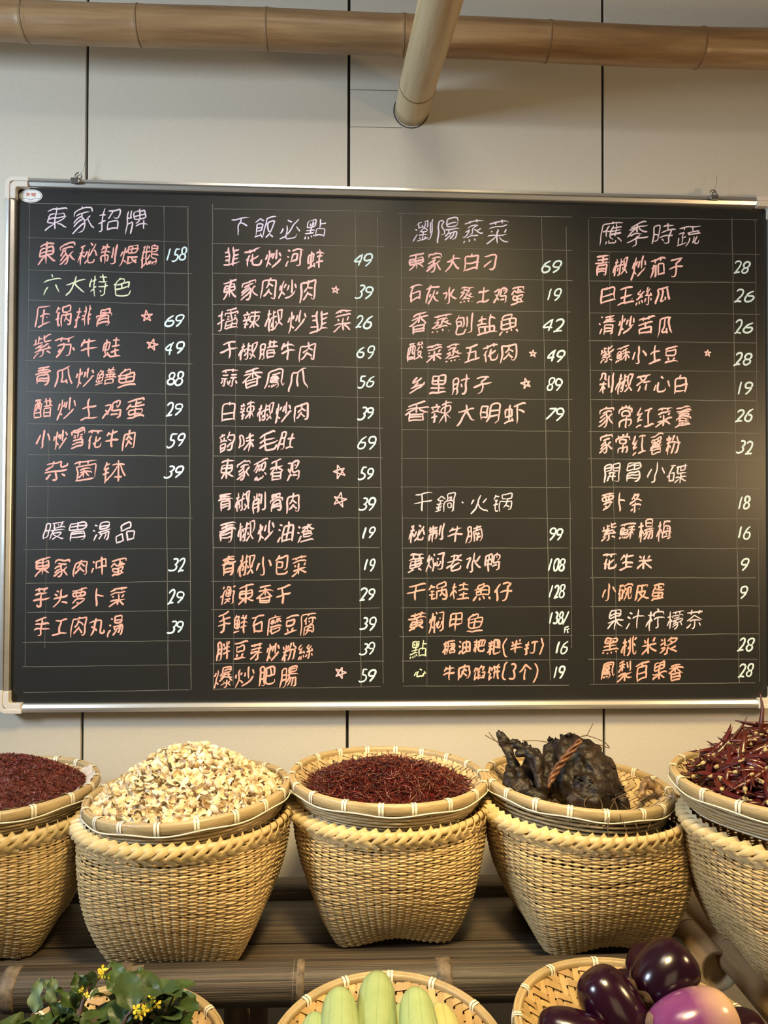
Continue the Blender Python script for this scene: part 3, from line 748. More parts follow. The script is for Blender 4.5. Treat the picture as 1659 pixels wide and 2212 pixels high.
# ------------------------------------------------------------------ tall baskets
def sq(t, k):
    c_, s_ = math.cos(t), math.sin(t)
    return 1.0 / (abs(c_) ** k + abs(s_) ** k) ** (1.0 / k)
def braid_mesh(lower):
    b = MB()
    def fn(u, v):
        if not lower:
            x = -.013 + .030 * u; z = .0065 - .0145 * u ** 1.3; y = -.010 + .0210 * math.sin(min(1, u * 1.4) * PI / 2)
            w = .0115 * (1 - .55 * u ** 3); px, pz = .55, .83
        else:
            x = .011 - .028 * u; z = -.005 - .0145 * u; y = .0088 - .0060 * u
            w = .0098 * (1 - .4 * u ** 3); px, pz = -.50, .85
        k = (v - .5) * w
        return Vector((x + k * px, y + .0012 * (1 - (2 * v - 1) ** 2) + .0016 * v, z + k * pz))
    b.grid(fn, 7, 3); return b.mesh('braid_strip', M['braid'] if not lower else M['braid_low'])
BR = braid_mesh(False); BR2 = braid_mesh(True)
def basket(cx, cy, zb, H, Rt, hs, rot, label, arch=.016, lash=False, seed=0, skew=0.0):
    random.seed(seed)
    root = empty('woven_basket', (cx, cy, zb), (0, 0, rot)); tag(root, label, 'basket', 'tall woven baskets on the bench')
    def surf(t, s, off=0.0):
        e = 1 - (1 - s) ** 1.9
        q = (1 - s) ** 1.1
        r = (hs * (1 - e) + Rt * e) * (1 + (sq(t, 9) - 1) * q) + .004 * math.sin(PI * s) + off
        mid = math.cos(2 * t) ** 2
        z = H * s + arch * mid * (1 - s) ** 4 + .006 * math.sin(3 * t + seed) * s * (1 - s) * 2
        return Vector((r * math.cos(t), r * math.sin(t), z + .002))
    ns = 76; spp = 4
    b = MB(); nr = int(H / .0036)
    for i in range(nr):
        s0 = (i + .5) / nr * .965; pts = []; N_ = ns * spp
        ph = (i % 2) * PI; sd = random.random() * 100
        for k in range(N_):
            t = 2 * PI * k / N_
            up_ = noise.noise(Vector((math.cos(t) * 2, math.sin(t) * 2, i * .35 + seed * 7))) * .0045 / H
            sl = max(0, s0 - .8) * .06 * math.sin(5 * t + i)
            pts.append(surf(t, min(1, max(0, s0 + up_ + sl * .3)), .0010 * math.sin(ns / 2 * t + ph + .5)))
        b.tube(pts, [.00186 * (1 + .16 * noise.noise(Vector((k * .08, sd, 0)))) * (.50 if k % 4 == 0 else 1.0) for k in range(N_)], 4, closed=True, flat=1.28, up=(0, 0, 1))
    w = b.build('woven_wall', M['cane'], root); tag(w, kind='stuff')
    st_ = MB()
    for k in range(ns // 2):
        t = 2 * PI * (2 * k + .5) / ns
        for tt in (t, t + 2 * PI / ns):
            P_ = [surf(tt, j / 10, 0) for j in range(11)]
            st_.tube([Vector((q.x * .988, q.y * .988, q.z)) for q in P_], .0034, 4, cap=False)
    tag(st_.build('stakes', M['cane_in'], root), kind='stuff')
    bt = MB(); n_ = 48; V = [surf(2 * PI * k / n_, 0.0, -.001) for k in range(n_)]
    bt.add(V + [Vector((0, 0, .012))], [(k, (k + 1) % n_, n_) for k in range(n_)]); bt.build('base', M['cane_in'], root)
    # braided rim
    nb = 58
    for k in range(nb):
        t = 2 * PI * k / nb + random.uniform(-.01, .01)
        p_ = surf(t, 1, .001)
        R_ = Matrix(((-math.sin(t), math.cos(t), 0), (math.cos(t), math.sin(t), 0), (0, 0, 1))).transposed()
        o_ = inst('braid_strip', BR, root, p_ + Vector((0, 0, -.006)), (0, 0, t - PI / 2 + random.uniform(-.05, .05)))
        inst('braid_strip', BR2, root, p_ + Vector((0, 0, -.006)), (random.uniform(-.06, .06), 0, t - PI / 2 + PI / nb))
    co = MB(); co.tube([surf(2 * PI * k / 64, 1, 0) + Vector((0, 0, -.006)) for k in range(64)], .0066, 8, closed=True); co.build('rim_core', M['braid_low'], root)
    if lash:
        for k in range(6):
            xl = -hs * .78 + k * hs * 1.56 / 5
            m_ = MB()
            for j in (-1, 0, 1):
                m_.tube([(xl + j * .004, -hs * 1.0, .006), (xl + j * .0042, -hs * 1.03, .010), (xl + j * .004, -hs * 1.035, .002), (xl + j * .0036, -hs * 1.0, -.0005)], .0016, 5)
            m_.build('lashing', M['twine'], root)
        m_ = MB(); m_.box((0, -hs * .985, .009), (hs * 1.7, .006, .014)); bevel(m_.build('base_strip', M['cane'], root, False), .002)
    return root
# ------------------------------------------------------------------ winnowing trays
def tray(cx, cy, zr, R, roll, pitch, label, depth=.045, wide=False, nbind=18, ph=0.0, hoop=.0155, dark=False, grp=None, yaw=0, pw=3.2):
    root = empty('bamboo_tray', (cx, cy, zr), (pitch, roll, yaw)); tag(root, label, 'tray', grp)
    # rim plane is local z=0
    Ro = R
    h = MB(); h.lathe([(Ro - .0045, 0), (Ro - .0035, .0012), (Ro - .001, .001), (Ro, -.002), (Ro + .0005, -hoop * .5), (Ro - .001, -hoop), (Ro - .003, -hoop - .0005), (Ro - .0045, -hoop + .001)], 72, close=True)
    h.build('outer_hoop', M['hoop'], root)
    h = MB(); h.lathe([(Ro - .0118, -.002), (Ro - .0105, .0008), (Ro - .0075, .0012), (Ro - .0062, -.001), (Ro - .0062, -.012), (Ro - .0085, -.014), (Ro - .0118, -.012)], 72, close=True)
    h.build('inner_hoop', M['hoop'], root)
    h = MB(); h.lathe([(Ro - .0064, -.002), (Ro - .006, .0), (Ro - .0048, 0), (Ro - .0044, -.002), (Ro - .0048, -.012), (Ro - .0062, -.012)], 72, close=True); h.build('hoop_filler', M['tray'], root)
    Rb = Ro - .0055
    def bowl(x, y, off=0.0):
        r = math.hypot(x, y) / Rb; r = min(r, 1.0)
        z = -.004 - depth * (1 - r ** pw)
        k = 1 - .05 * (1 - r) 
        return Vector((x, y, z + off))
    sw = .0090 if wide else .0078; gap = .0031 if wide else .0022
    pitch_ = sw + gap; nn = int(Rb * 2 / pitch_) + 1
    strips = []
    fill = MB(); me_list = []
    for ax in (0, 1):
        for i in range(-nn // 2, nn // 2 + 1):
            u = i * pitch_
            if abs(u) > Rb - .004: continue
            L_ = math.sqrt(Rb * Rb - u * u); ns_ = max(6, int(2 * L_ / (pitch_ * .5)))
            V = []
            for j in range(ns_ + 1):
                v_ = -L_ + 2 * L_ * j / ns_
                ck = math.floor(v_ / pitch_ + .5)
                ov = 1 if ((ck + i * (1 if ax == 0 else 1)) % 4 < 2) == (ax == 0) else -1
                for sg in (-1, 1):
                    uu = u + sg * sw / 2
                    if math.hypot(uu, v_) > Rb: f_ = Rb / math.hypot(uu, v_); uu2, v2 = uu * f_, v_ * f_
                    else: uu2, v2 = uu, v_
                    V.append(bowl(uu2, v2, ov * .0012) if ax == 0 else bowl(v2, uu2, ov * .0012))
            Fc = [(2 * j, 2 * j + 1, 2 * j + 3, 2 * j + 2) for j in range(ns_)]
            if wide:
                m_ = MB(); m_.add(V, Fc); o_ = m_.build('weave_strip', M['tray_front'], root, False)
                so = o_.modifiers.new('s', 'SOLIDIFY'); so.thickness = .0008
            else: fill.add(V, Fc)
    if not wide:
        o_ = fill.build('woven_bowl', M['tray'], root, False); tag(o_, kind='stuff')
    # outer wall courses below the hoop
    oc = MB()
    nc = 7
    for i in range(nc):
        s_ = i / (nc - 1); zz = -hoop + .001 - s_ * (depth - hoop + .006)
        # radius follows the bowl
        rr = Rb * (max(0.02, 1 - min(.98, (-zz - .004) / depth)) ** (1 / pw)) + .0022
        rr = max(rr, Rb * (.985 - .10 * s_ ** 2))
        pts = [Vector(((rr + .0008 * math.sin(30 * t + i * PI)) * math.cos(t), (rr + .0008 * math.sin(30 * t + i * PI)) * math.sin(t), zz + .0006 * math.sin(4 * t + i))) for t in [2 * PI * k / 120 for k in range(120)]]
        oc.tube(pts, .0029, 4, closed=True)
    tag(oc.build('side_courses', M['hoop'], root), kind='stuff')
    # pale lacing
    lc = MB(); lc.tube([Vector(((Ro + .0006) * math.cos(t), (Ro + .0006) * math.sin(t), -hoop - .001 + .0018 * math.sin(nbind / 2 * t))) for t in [2 * PI * k / 144 for k in range(144)]], .0013, 5, closed=True)
    lc.build('lacing', M['binding'], root)
    lc = MB(); rl = Rb * .895; lc.tube([Vector((rl * math.cos(t), rl * math.sin(t), -depth - .0045 + .0008 * math.sin(9 * t))) for t in [2 * PI * k / 100 for k in range(100)]], .0016, 5, closed=True)
    lc.build('foot_lacing', M['binding'], root)
    bm_ = MB()
    for dx in (-.0026, .0026):
        prof = [(-.0132, -.014), (-.0136, -.002), (-.011, .0022), (-.006, .0026), (-.001, .0020), (.0016, -.003), (.0016, -hoop * .6), (.0010, -hoop - .001), (-.003, -hoop - .003)]
        V = []
        for (r_, z_) in prof:
            for sg in (-1, 1): V.append((r_, dx + sg * .0019, z_))
        bm_.add(V, [(2 * j, 2 * j + 1, 2 * j + 3, 2 * j + 2) for j in range(len(prof) - 1)])
    bme = bm_.mesh('binding', M['binding'])
    for k in range(nbind):
        t = 2 * PI * k / nbind + ph + random.uniform(-.03, .03)
        o_ = inst('binding', bme, root, (Ro * math.cos(t), Ro * math.sin(t), 0), (0, 0, t))
    return root

def ctr(px, py, y): return P(px, py, y)
# bodies: (centre px, depth, base z, height, top radius, half side, yaw, label)
def bx(px, y): return P(px, 1800, y).x
basket(bx(-14, 1.415), 1.415, BZ + .002, 0.217, .177, .108, .05, 'tall woven cane basket at the left edge, under the dark red powder', .006, True, 1)
basket(bx(404, 1.385), 1.385, BZ + .002, 0.219, .180, .108, -.02, 'tall woven cane basket under the heaped cream curls, cord lashings along its foot', .004, True, 2)
basket(bx(842, 1.43), 1.43, BZ + .002, 0.218, .176, .103, .04, 'tall woven cane basket with an arched foot under the shredded red chilli', .012, False, 3)
BD = basket(bx(1262, 1.395), 1.395, BZ + .002, 0.219, .178, .107, .10, 'tall woven cane basket with black grains inside, under the tray of smoked meat', .011, False, 4)
basket(bx(1742, 1.215), 1.215, BZ + .036, 0.213, .183, .114, .0, 'tall woven cane basket at the right edge, under the whole dried chillies', .01, False, 5)
random.seed(11)
TG = 'bamboo trays sitting in the tall baskets'
def tr(px, py, y, R, roll, pitch, label, **k):
    p_ = P(px, py, y); return tray(p_.x, p_.y, p_.z, R, roll, pitch, label, **k)
TA = tr(-8, 1692, 1.43, .1775, .0, .0, 'round bamboo tray heaped with dark red powder', ph=.25, grp=TG)
TB = tr(408, 1703, 1.385, .1785, -.055, 0.0, 'round bamboo tray heaped with cream-coloured curls', ph=.10, grp=TG)
TC = tr(838, 1669, 1.435, .1835, .02, 0.0, 'round bamboo tray half full of shredded dark red chilli', ph=.05, grp=TG)
TD = tr(1246, 1684, 1.425, .173, .065, 0.0, 'round bamboo tray holding black smoked meat, sunk askew in its basket', ph=.2, grp=TG, depth=.055)
TE = tr(1722, 1684, 1.225, .194, .02, .0, 'round bamboo tray piled with whole dried red chillies', ph=.3, grp=TG)
FG = 'wide bamboo trays in front of the bench'
TF = tr(838, 2279, 1.043, .166, 0, .13, 'shallow bamboo tray with pale green gourds', wide=True, ph=.17, grp=FG, nbind=14, depth=.04, hoop=.016)
TGp = tr(1388, 2222, 1.038, .173, .05, .02, 'shallow bamboo tray with aubergines', wide=True, ph=.33, grp=FG, nbind=14, depth=.045, hoop=.016)
TH = tr(228, 2290, 1.05, .160, 0, .08, 'shallow bamboo tray under the flowering greens', wide=True, ph=.25, grp=FG, nbind=14, depth=.04, hoop=.016)
bpy.context.view_layer.update()

# black grains in basket D
gm = MB(); c_ = BD.matrix_world.translation
ico = [(0, 0, 1), (.9, 0, .3), (-.5, .8, .3), (-.5, -.8, .3), (.5, .8, -.4), (.5, -.8, -.4), (-.9, 0, -.4), (0, 0, -1)]
icf = [(0, 1, 2), (0, 2, 3), (0, 3, 1), (1, 4, 2), (2, 6, 3), (3, 5, 1), (4, 6, 2), (6, 5, 3), (5, 4, 1), (4, 7, 6), (6, 7, 5), (5, 7, 4)]
for i in range(2600):
    a_ = random.uniform(-PI, PI); r = .168 * math.sqrt(random.uniform(.45, 1))
    x_, y_ = r * math.cos(a_), r * math.sin(a_); z_ = .186 - .012 * (r / .168) + random.uniform(0, .003); s_ = random.uniform(.0018, .0026)
    gm.add([Vector((x_, y_, z_)) + Vector(p) * s_ for p in ico], icf)
gm.lathe([(.0001, .172), (.168, .172), (.168, .162), (.0001, .16)], 32)
g_ = gm.build('black_grain', M['pepper'], None); g_.location = c_; tag(g_, 'black grains filling the basket under the smoked meat tray', 'grain', None, 'stuff')

# ------------------------------------------------------------------ heaps
def heap_z(r, R, h, p=1.6): 
    return h * max(0, 1 - (r / R) ** p)
def dome(T, R, h, z0, m, p=1.6, nm='heap', lump=.004):
    b = MB()
    def fn(u, v):
        a_ = u * 2 * PI; r = max(.0001, v * R); 
        return Vector((r * math.cos(a_), r * math.sin(a_), z0 + heap_z(r, R, h, p) + noise.noise(Vector((r * math.cos(a_) * 30, r * math.sin(a_) * 30, h))) * lump))
    b.grid(fn, 48, 16); return b
RQ = lambda: Quaternion((random.gauss(0, 1), random.gauss(0, 1), random.gauss(0, 1), random.gauss(0, 1))).normalized()
# A: crushed chilli flakes
b = dome(TA, .158, .062, -.016, M['flake_base'], 1.7)
o_ = b.build('chilli_powder', M['flake_base'], None); o_.matrix_world = TA.matrix_world; tag(o_, 'fine dark red chilli powder heaped under loose flakes at the left edge', 'spice', None, 'stuff')
b = MB()
for i in range(9000):
    a_ = random.uniform(-PI, PI); r = .158 * math.sqrt(random.random()); z_ = -.016 + heap_z(r, .158, .062, 1.7) + .0015
    q_ = RQ(); s_ = random.uniform(.0015, .0042); p_ = Vector((r * math.cos(a_), r * math.sin(a_), z_))
    b.add([p_ + q_ @ Vector(v) * s_ for v in ((-1, -.3, 0), (1, -.25, .1), (.9, .3, 0), (-.8, .35, .15))], [(0, 1, 2, 3)])
o_ = b.build('chilli_flake', M['flake'], None, False); o_.matrix_world = TA.matrix_world; tag(o_, 'coarse dark red chilli flakes over the heap at the left edge', 'spice', None, 'stuff')
# liner film poking out of tray A
b = MB()
def fl(u, v):
    a_ = -1.15 + u * 1.9; r = .150 + v * .018; return Vector((r * math.cos(a_), r * math.sin(a_), -.012 + v * .013 + .004 * math.sin(a_ * 23) * v + .002 * math.sin(a_ * 51)))
b.grid(fl, 60, 4); o_ = b.build('plastic_liner', M['liner'], None); o_.matrix_world = TA.matrix_world; tag(o_, 'crumpled greyish film liner between the red powder and the tray rim', 'liner')

# B: cream curls
def curl_mesh(seed):
    rr = random.Random(seed); b = MB(); cu = rr.uniform(.9, 2.3); wv = rr.uniform(.03, .13); asp = rr.uniform(.75, 1.3); cup = rr.uniform(.5, 1.1)
    nu, nv = 7, 3
    def fn(u, v):
        a_ = u * 2 * PI; r = v
        x = r * math.cos(a_) * asp; y = r * math.sin(a_)
        th = x * cu; R_ = 1 / cu
        z = cup * (1 - math.cos(y * 1.3)) + wv * r * r * math.sin(3 * a_ + seed)
        return Vector((math.sin(th) * R_, y * (1 - .25 * abs(x)), (1 - math.cos(th)) * R_ + z)) * .0106
    b.grid(fn, 16, nv)
    return b
curls = [curl_mesh(k).mesh('cream_curl', M['shell']) for k in range(8)]
R0, H0 = .152, .078
curl_lab = 'small curled cream-coloured dried piece in the heap on the second tray from the left'
Mw = TB.matrix_world
def put(mesh, name, T, r, a_, z_, sc_, lab, cat, grp, q_=None, parent=None):
    p_ = T @ Vector((r * math.cos(a_), r * math.sin(a_), z_))
    o_ = inst(name, mesh, None, p_, q_ or RQ(), sc_); tag(o_, lab, cat, grp); return o_
cnt = 0; tries = 0
random.seed(5)
while cnt < 300:
    a_ = random.uniform(-PI, PI); r = R0 * math.sqrt(random.random())
    if r > .07 and math.sin(a_) > .25: continue
    z_ = -.010 + heap_z(r, R0, H0, 1.6) + .004
    put(curls[cnt % 8], 'cream_curl', Mw, r, a_, z_, random.uniform(.75, 1.15), curl_lab, 'dried food', 'cream curls heaped on a tray'); cnt += 1
b = MB(); tmpl = [curl_mesh(k) for k in range(20, 26)]
for i in range(1500):
    a_ = random.uniform(-PI, PI); r = (R0 + .004) * math.sqrt(random.random()); z_ = -.014 + heap_z(r, R0 + .004, H0, 1.6) + random.uniform(-.002, .004)
    t_ = random.choice(tmpl); q_ = RQ(); p_ = Vector((r * math.cos(a_), r * math.sin(a_), z_)); s_ = random.uniform(.65, 1.1)
    b.add([p_ + q_ @ (Vector(v) * s_) for v in t_.v], t_.f)
d_ = dome(TB, R0, H0, -.022, None, 1.6); b.add(d_.v, d_.f)
o_ = b.build('cream_curl_filling', M['shell_fill'], None); o_.matrix_world = Mw; tag(o_, 'rest of the cream curled pieces filling the second tray from the left', 'dried food', None, 'stuff')

# C: shredded chilli
def shred(seed, L_=.03, r_=.0016):
    rr = random.Random(seed); c1, c2 = rr.uniform(-.5, .5), rr.uniform(-.6, .6); b = MB()
    pts = [Vector(((t - .5) * L_, c1 * L_ * (t - .5) ** 2 * 2, c2 * L_ * math.sin(t * 4) * .25)) for t in [k / 5 for k in range(6)]]
    b.tube(pts, [r_ * x for x in (.35, 1, 1.15, 1, .75, .15)], 4, flat=.5); return b
shreds = [shred(k).mesh('chilli_shred', M['shred']) for k in range(8)]
Mw = TC.matrix_world; R1, H1 = .152, .040
for i in range(300):
    while True:
        a_ = random.uniform(-PI, PI); r = R1 * math.sqrt(random.random())
        if not (r > .08 and math.sin(a_) > .3): break
    q_ = Quaternion((0, 0, 1), random.uniform(0, 6.3)) @ Quaternion((0, 1, 0), random.gauss(0, .45)) @ Quaternion((1, 0, 0), random.uniform(0, 6.3))
    if random.random() < .06: q_ = RQ()
    put(shreds[i % 8], 'chilli_shred', Mw, r, a_, -.022 + heap_z(r, R1, H1, 1.5) + .005, random.uniform(.55, 1.0), 'thin dark red dried chilli shred in the low heap on the middle tray', 'chilli', 'chilli shreds on the middle tray', q_)
b = MB(); tm = [shred(k) for k in range(30, 38)]
for i in range(3200):
    a_ = random.uniform(-PI, PI); r = R1 * 1.02 * math.sqrt(random.random()); z_ = -.025 + heap_z(r, R1, H1, 1.5) + random.uniform(0, .006)
    t_ = random.choice(tm); q_ = Quaternion((0, 0, 1), random.uniform(0, 6.3)) @ Quaternion((0, 1, 0), random.gauss(0, .4)); p_ = Vector((r * math.cos(a_), r * math.sin(a_), z_)); s_ = random.uniform(.4, .9)
    b.add([p_ + q_ @ (Vector(v) * s_) for v in t_.v], t_.f)
d_ = dome(TC, R1, H1, -.030, None, 1.5); b.add(d_.v, d_.f)
o_ = b.build('chilli_shred_filling', M['shred_fill'], None); o_.matrix_world = Mw; tag(o_, 'tangled mass of shredded dark red chilli filling the middle tray', 'chilli', None, 'stuff')

# E: whole dried chillies
def chilli(seed):
    rr = random.Random(seed); L_ = rr.uniform(.056, .078); c1 = rr.uniform(-.35, .35); R_ = rr.uniform(.0046, .0062); b = MB(); n_ = 9
    pts = [Vector((t * L_, c1 * L_ * t * t, .0015 * math.sin(t * 7 + seed))) for t in [k / n_ for k in range(n_ + 1)]]
    rad = [R_ * x * (1 + .12 * rr.uniform(-1, 1)) for x in (.45, .85, 1.0, 1.0, .92, .82, .68, .5, .3, .06)]
    b.tube(pts, rad, 8, flat=.72)
    s_ = MB(); s_.tube([(-.004, 0, 0), (-.0015, 0, 0), (.0015, 0, 0), (.004, 0, 0)], [R_ * .3, R_ * .6, R_ * .66, R_ * .5], 7)
    if seed % 3 == 0: s_.tube([(-.004, 0, 0), (-.011, .001, .002)], [.0013, .0010], 5)
    return b, s_
ch = [(a_.mesh('dried_chilli', M['chilli']), s_.mesh('chilli_cap', M['stem'])) for a_, s_ in [chilli(k) for k in range(9)]]
Mw = TE.matrix_world; R2, H2 = .172, .105
lab = 'whole dark red dried chilli with a pale cap in the pile at the right edge'
i = 0; random.seed(21)
while i < 230:
    a_ = random.uniform(-PI, PI); r = R2 * math.sqrt(random.random())
    if math.cos(a_) * r > .06: continue
    if math.sin(a_) * r > .11: continue
    q_ = Quaternion((0, 0, 1), random.uniform(0, 6.3)) @ Quaternion((0, 1, 0), random.gauss(0, .22)) @ Quaternion((1, 0, 0), random.uniform(0, 6.3))
    bm_, sm_ = ch[i % 9]
    tn = Vector((-math.sin(a_), math.cos(a_), 0)) * random.choice((-1, 1)); sl_ = heap_z(r, R2, .105, 1.25) - heap_z(r + .01, R2, .105, 1.25)
    rd_ = Vector((math.cos(a_), math.sin(a_), -sl_ / .01)).normalized(); w1 = random.uniform(-1, 1); dr_ = (tn * math.cos(w1 * 1.5) + rd_ * math.sin(w1 * 1.5)).normalized()
    q_ = Vector((1, 0, 0)).rotation_difference(dr_ + Vector((0, 0, random.gauss(0, .12)))) @ Quaternion((1, 0, 0), random.uniform(0, 6.3))
    z_ = -.012 + heap_z(r, R2, H2, 1.25) + .004
    off = q_ @ Vector((-.028, 0, 0))
    lp_ = Vector((r * math.cos(a_), r * math.sin(a_), z_)) + off
    if max(lp_.xy.length, (lp_ + q_ @ Vector((.075, 0, 0))).xy.length) > .176 or max(0, math.hypot(*(lp_.xy))) > .170: continue
    p_ = Mw @ lp_
    s_ = random.uniform(.85, 1.15)
    o_ = inst('dried_chilli', bm_, None, p_, q_, s_); tag(o_, lab, 'chilli', 'whole dried chillies piled at the right'); inst('chilli_cap', sm_, o_)
    i += 1
o_ = inst('dried_chilli', ch[0][0], None, P(1645, 1588, 1.215), Quaternion((0, 1, 0), -1.5), .9); tag(o_, 'single dried chilli standing upright on top of the chilli pile', 'chilli', 'whole dried chillies piled at the right'); inst('chilli_cap', ch[0][1], o_)
b = MB(); cm = [chilli(k)[0] for k in range(40, 46)]
for i in range(420):
    a_ = random.uniform(-PI, PI); r = R2 * math.sqrt(random.random()); z_ = -.022 + heap_z(r, R2, H2, 1.25)
    t_ = random.choice(cm); q_ = Quaternion((0, 0, 1), random.uniform(0, 6.3)) @ Quaternion((0, 1, 0), random.gauss(0, .25)); p_ = Vector((r * math.cos(a_), r * math.sin(a_), z_)) + q_ @ Vector((-.025, 0, 0))
    rr_ = math.hypot(p_.x, p_.y)
    b.add([p_ + q_ @ Vector(v) for v in t_.v], t_.f)
d_ = dome(TE, R2 - .01, H2, -.036, None, 1.25); b.add(d_.v, d_.f)
b.v = [((x, y, z) if math.hypot(x, y) < .176 else (x * .176 / math.hypot(x, y), y * .176 / math.hypot(x, y), z)) for x, y, z in b.v]
o_ = b.build('dried_chilli_filling', M['chilli_fill'], None); o_.matrix_world = Mw; tag(o_, 'rest of the whole dried chillies deep in the right-hand pile', 'chilli', None, 'stuff')

# ------------------------------------------------------------------ smoked meat on tray D
def lumps(name, chains, m, label, cat, vox=.0032, amp=.004, freq=45, ridge=.8, parent=None, grp=None, origin=None):
    b = MB()
    for pts, rad in chains:
        # resample
        P2 = []; R2_ = []
        for i in range(len(pts) - 1):
            for k in range(5):
                t = k / 5; P2.append(Vector(pts[i]).lerp(Vector(pts[i + 1]), t)); R2_.append(rad[i] * (1 - t) + rad[i + 1] * t)
        P2.append(Vector(pts[-1])); R2_.append(rad[-1])
        e0_, e1_ = (P2[0] - P2[1]).normalized(), (P2[-1] - P2[-2]).normalized()
        P2 = [P2[0] + e0_ * R2_[0] * .7] + P2 + [P2[-1] + e1_ * R2_[-1] * .7]; R2_ = [R2_[0] * .5] + R2_ + [R2_[-1] * .5]
        b.tube(P2, R2_, 12)
    o0 = origin or sum((Vector(c[0][0]) for c in chains), Vector()) / len(chains)
    b.v = [tuple(Vector(v) - o0) for v in b.v]
    me = b.mesh(name, m); o_ = inst(name, me, None)
    md = o_.modifiers.new('r', 'REMESH'); md.mode = 'VOXEL'; md.voxel_size = vox
    dg = bpy.context.evaluated_depsgraph_get(); dg.update()
    me2 = bpy.data.meshes.new_from_object(o_.evaluated_get(dg)); o_.modifiers.clear(); o_.data = me2
    me2.materials.clear(); me2.materials.append(m)
    for v in me2.vertices:
        n_ = noise.fractal(v.co * freq, 1.0, 2.2, 4) - ridge * (1 - abs(noise.noise(v.co * freq * .8 + Vector((5, 5, 5)))) * 3) ; v.co += v.normal * n_ * amp
    for p_ in me2.polygons: p_.use_smooth = True
    o_.location = o0
    if label: tag(o_, label, cat, grp)
    return o_
Y = 1.43
def D(px, py, dy=0.0): return P(px, py, Y + dy)
meat = lumps('smoked_meat', [
    ([D(1238, 1600, .03), D(1262, 1640, 0), D(1285, 1690, -.03), D(1330, 1718, -.04)], [.018, .040, .038, .018]),
    ([D(1222, 1604, .02), D(1225, 1650, 0), D(1225, 1700, -.02)], [.018, .034, .040]),
    ([D(1190, 1600, .03), D(1205, 1610, .02)], [.007, .014]),
    ([D(1262, 1700, -.05), D(1300, 1722, -.06), D(1345, 1735, -.06)], [.032, .026, .016]),
    ([D(1300, 1650, 0), D(1322, 1690, -.02), D(1340, 1712, -.03)], [.022, .018, .012]),
    ([D(1192, 1618, .03), D(1182, 1665, .0), D(1172, 1715, -.04)], [.016, .022, .020]),
    ([D(1150, 1640, .04), D(1140, 1680, .01), D(1128, 1708, -.02)], [.014, .020, .018]),
    ([D(1235, 1725, -.07), D(1290, 1735, -.08)], [.016, .014]),
], M['meat'], 'large black smoked lump of meat heaped in the middle of the tray', 'smoked meat', freq=38, amp=.006)
leg = lumps('smoked_joint', [
    ([D(1077, 1582, .02), D(1092, 1608, .02), D(1108, 1650, 0), D(1128, 1680, -.02), D(1150, 1700, -.03)], [.0055, .009, .011, .009, .008]),
    ([D(1112, 1604, .02), D(1135, 1618, .01), D(1160, 1632, .0)], [.009, .010, .012]),
    ([D(1122, 1628, -.02), D(1140, 1626, -.02), D(1158, 1640, -.03), D(1163, 1680, -.05), D(1172, 1705, -.06)], [.008, .012, .014, .011, .010]),
], M['meat'], 'bony black smoked leg with knobbly ends leaning on the left side of the tray', 'smoked meat', freq=50, amp=.004, vox=.0028)
lumps('smoked_scrap', [
    ([D(1100, 1660, 0), D(1105, 1690, -.03), D(1112, 1712, -.05)], [.010, .014, .012]),
    ([D(1125, 1722, -.07), D(1150, 1718, -.08), D(1175, 1725, -.08)], [.010, .015, .010]),
    ([D(1120, 1690, -.04), D(1140, 1705, -.05)], [.012, .014]),
], M['meat'], 'knotted dark smoked piece lying at the left front of the tray', 'smoked meat', freq=55, amp=.004, vox=.0028)
sp = [D(1254, 1597, -.045), D(1246, 1608, -.047), D(1232, 1625, -.05), D(1218, 1641, -.056), D(1207, 1655, -.06), D(1198, 1670, -.064), D(1191, 1684, -.070), D(1184, 1702, -.078)]
so = sp[0].copy(); b = MB()
def along(t):
    i = min(len(sp) - 2, int(t * (len(sp) - 1))); f_ = t * (len(sp) - 1) - i; return sp[i].lerp(sp[i + 1], f_)
for h_ in range(3):
    pts = []; rad = []
    for k in range(60):
        t = k / 59; c0 = along(t); d0 = (along(min(1, t + .02)) - along(max(0, t - .02))).normalized(); x0_ = d0.cross(Vector((0, 1, 0))).normalized(); y0_ = d0.cross(x0_)
        w_ = .0036 * (math.sin(PI * min(1, t + .08)) ** .3 + .25 * t); an = t * 13 + h_ * 2.1
        pts.append(c0 + (x0_ * math.cos(an) + y0_ * math.sin(an)) * w_ - so); rad.append(.0030 * (1 + .25 * noise.noise(Vector((t * 12, h_, 0)))) * (.6 + .8 * math.sin(PI * t) ** .4 * (.7 + .5 * t)))
    b.tube(pts, rad, 7, flat=.8)
o_ = b.build('smoked_strip', M['meat_strip'], None); o_.location = so; tag(o_, 'orange-brown twisted rind strip slanting across the black meat', 'smoked meat')
lumps('smoked_offcut', [([D(1390, 1700, -.03), D(1400, 1692, -.02), D(1415, 1700, -.02), D(1424, 1712, -.03)], [.009, .012, .011, .008]), ([D(1378, 1722, -.04), D(1386, 1712, -.035), D(1390, 1700, -.03)], [.005, .006, .005])],
    M['meat_brown'], 'small curled brown piece at the right side of the meat tray', 'smoked meat', freq=80, amp=.003, vox=.0022)
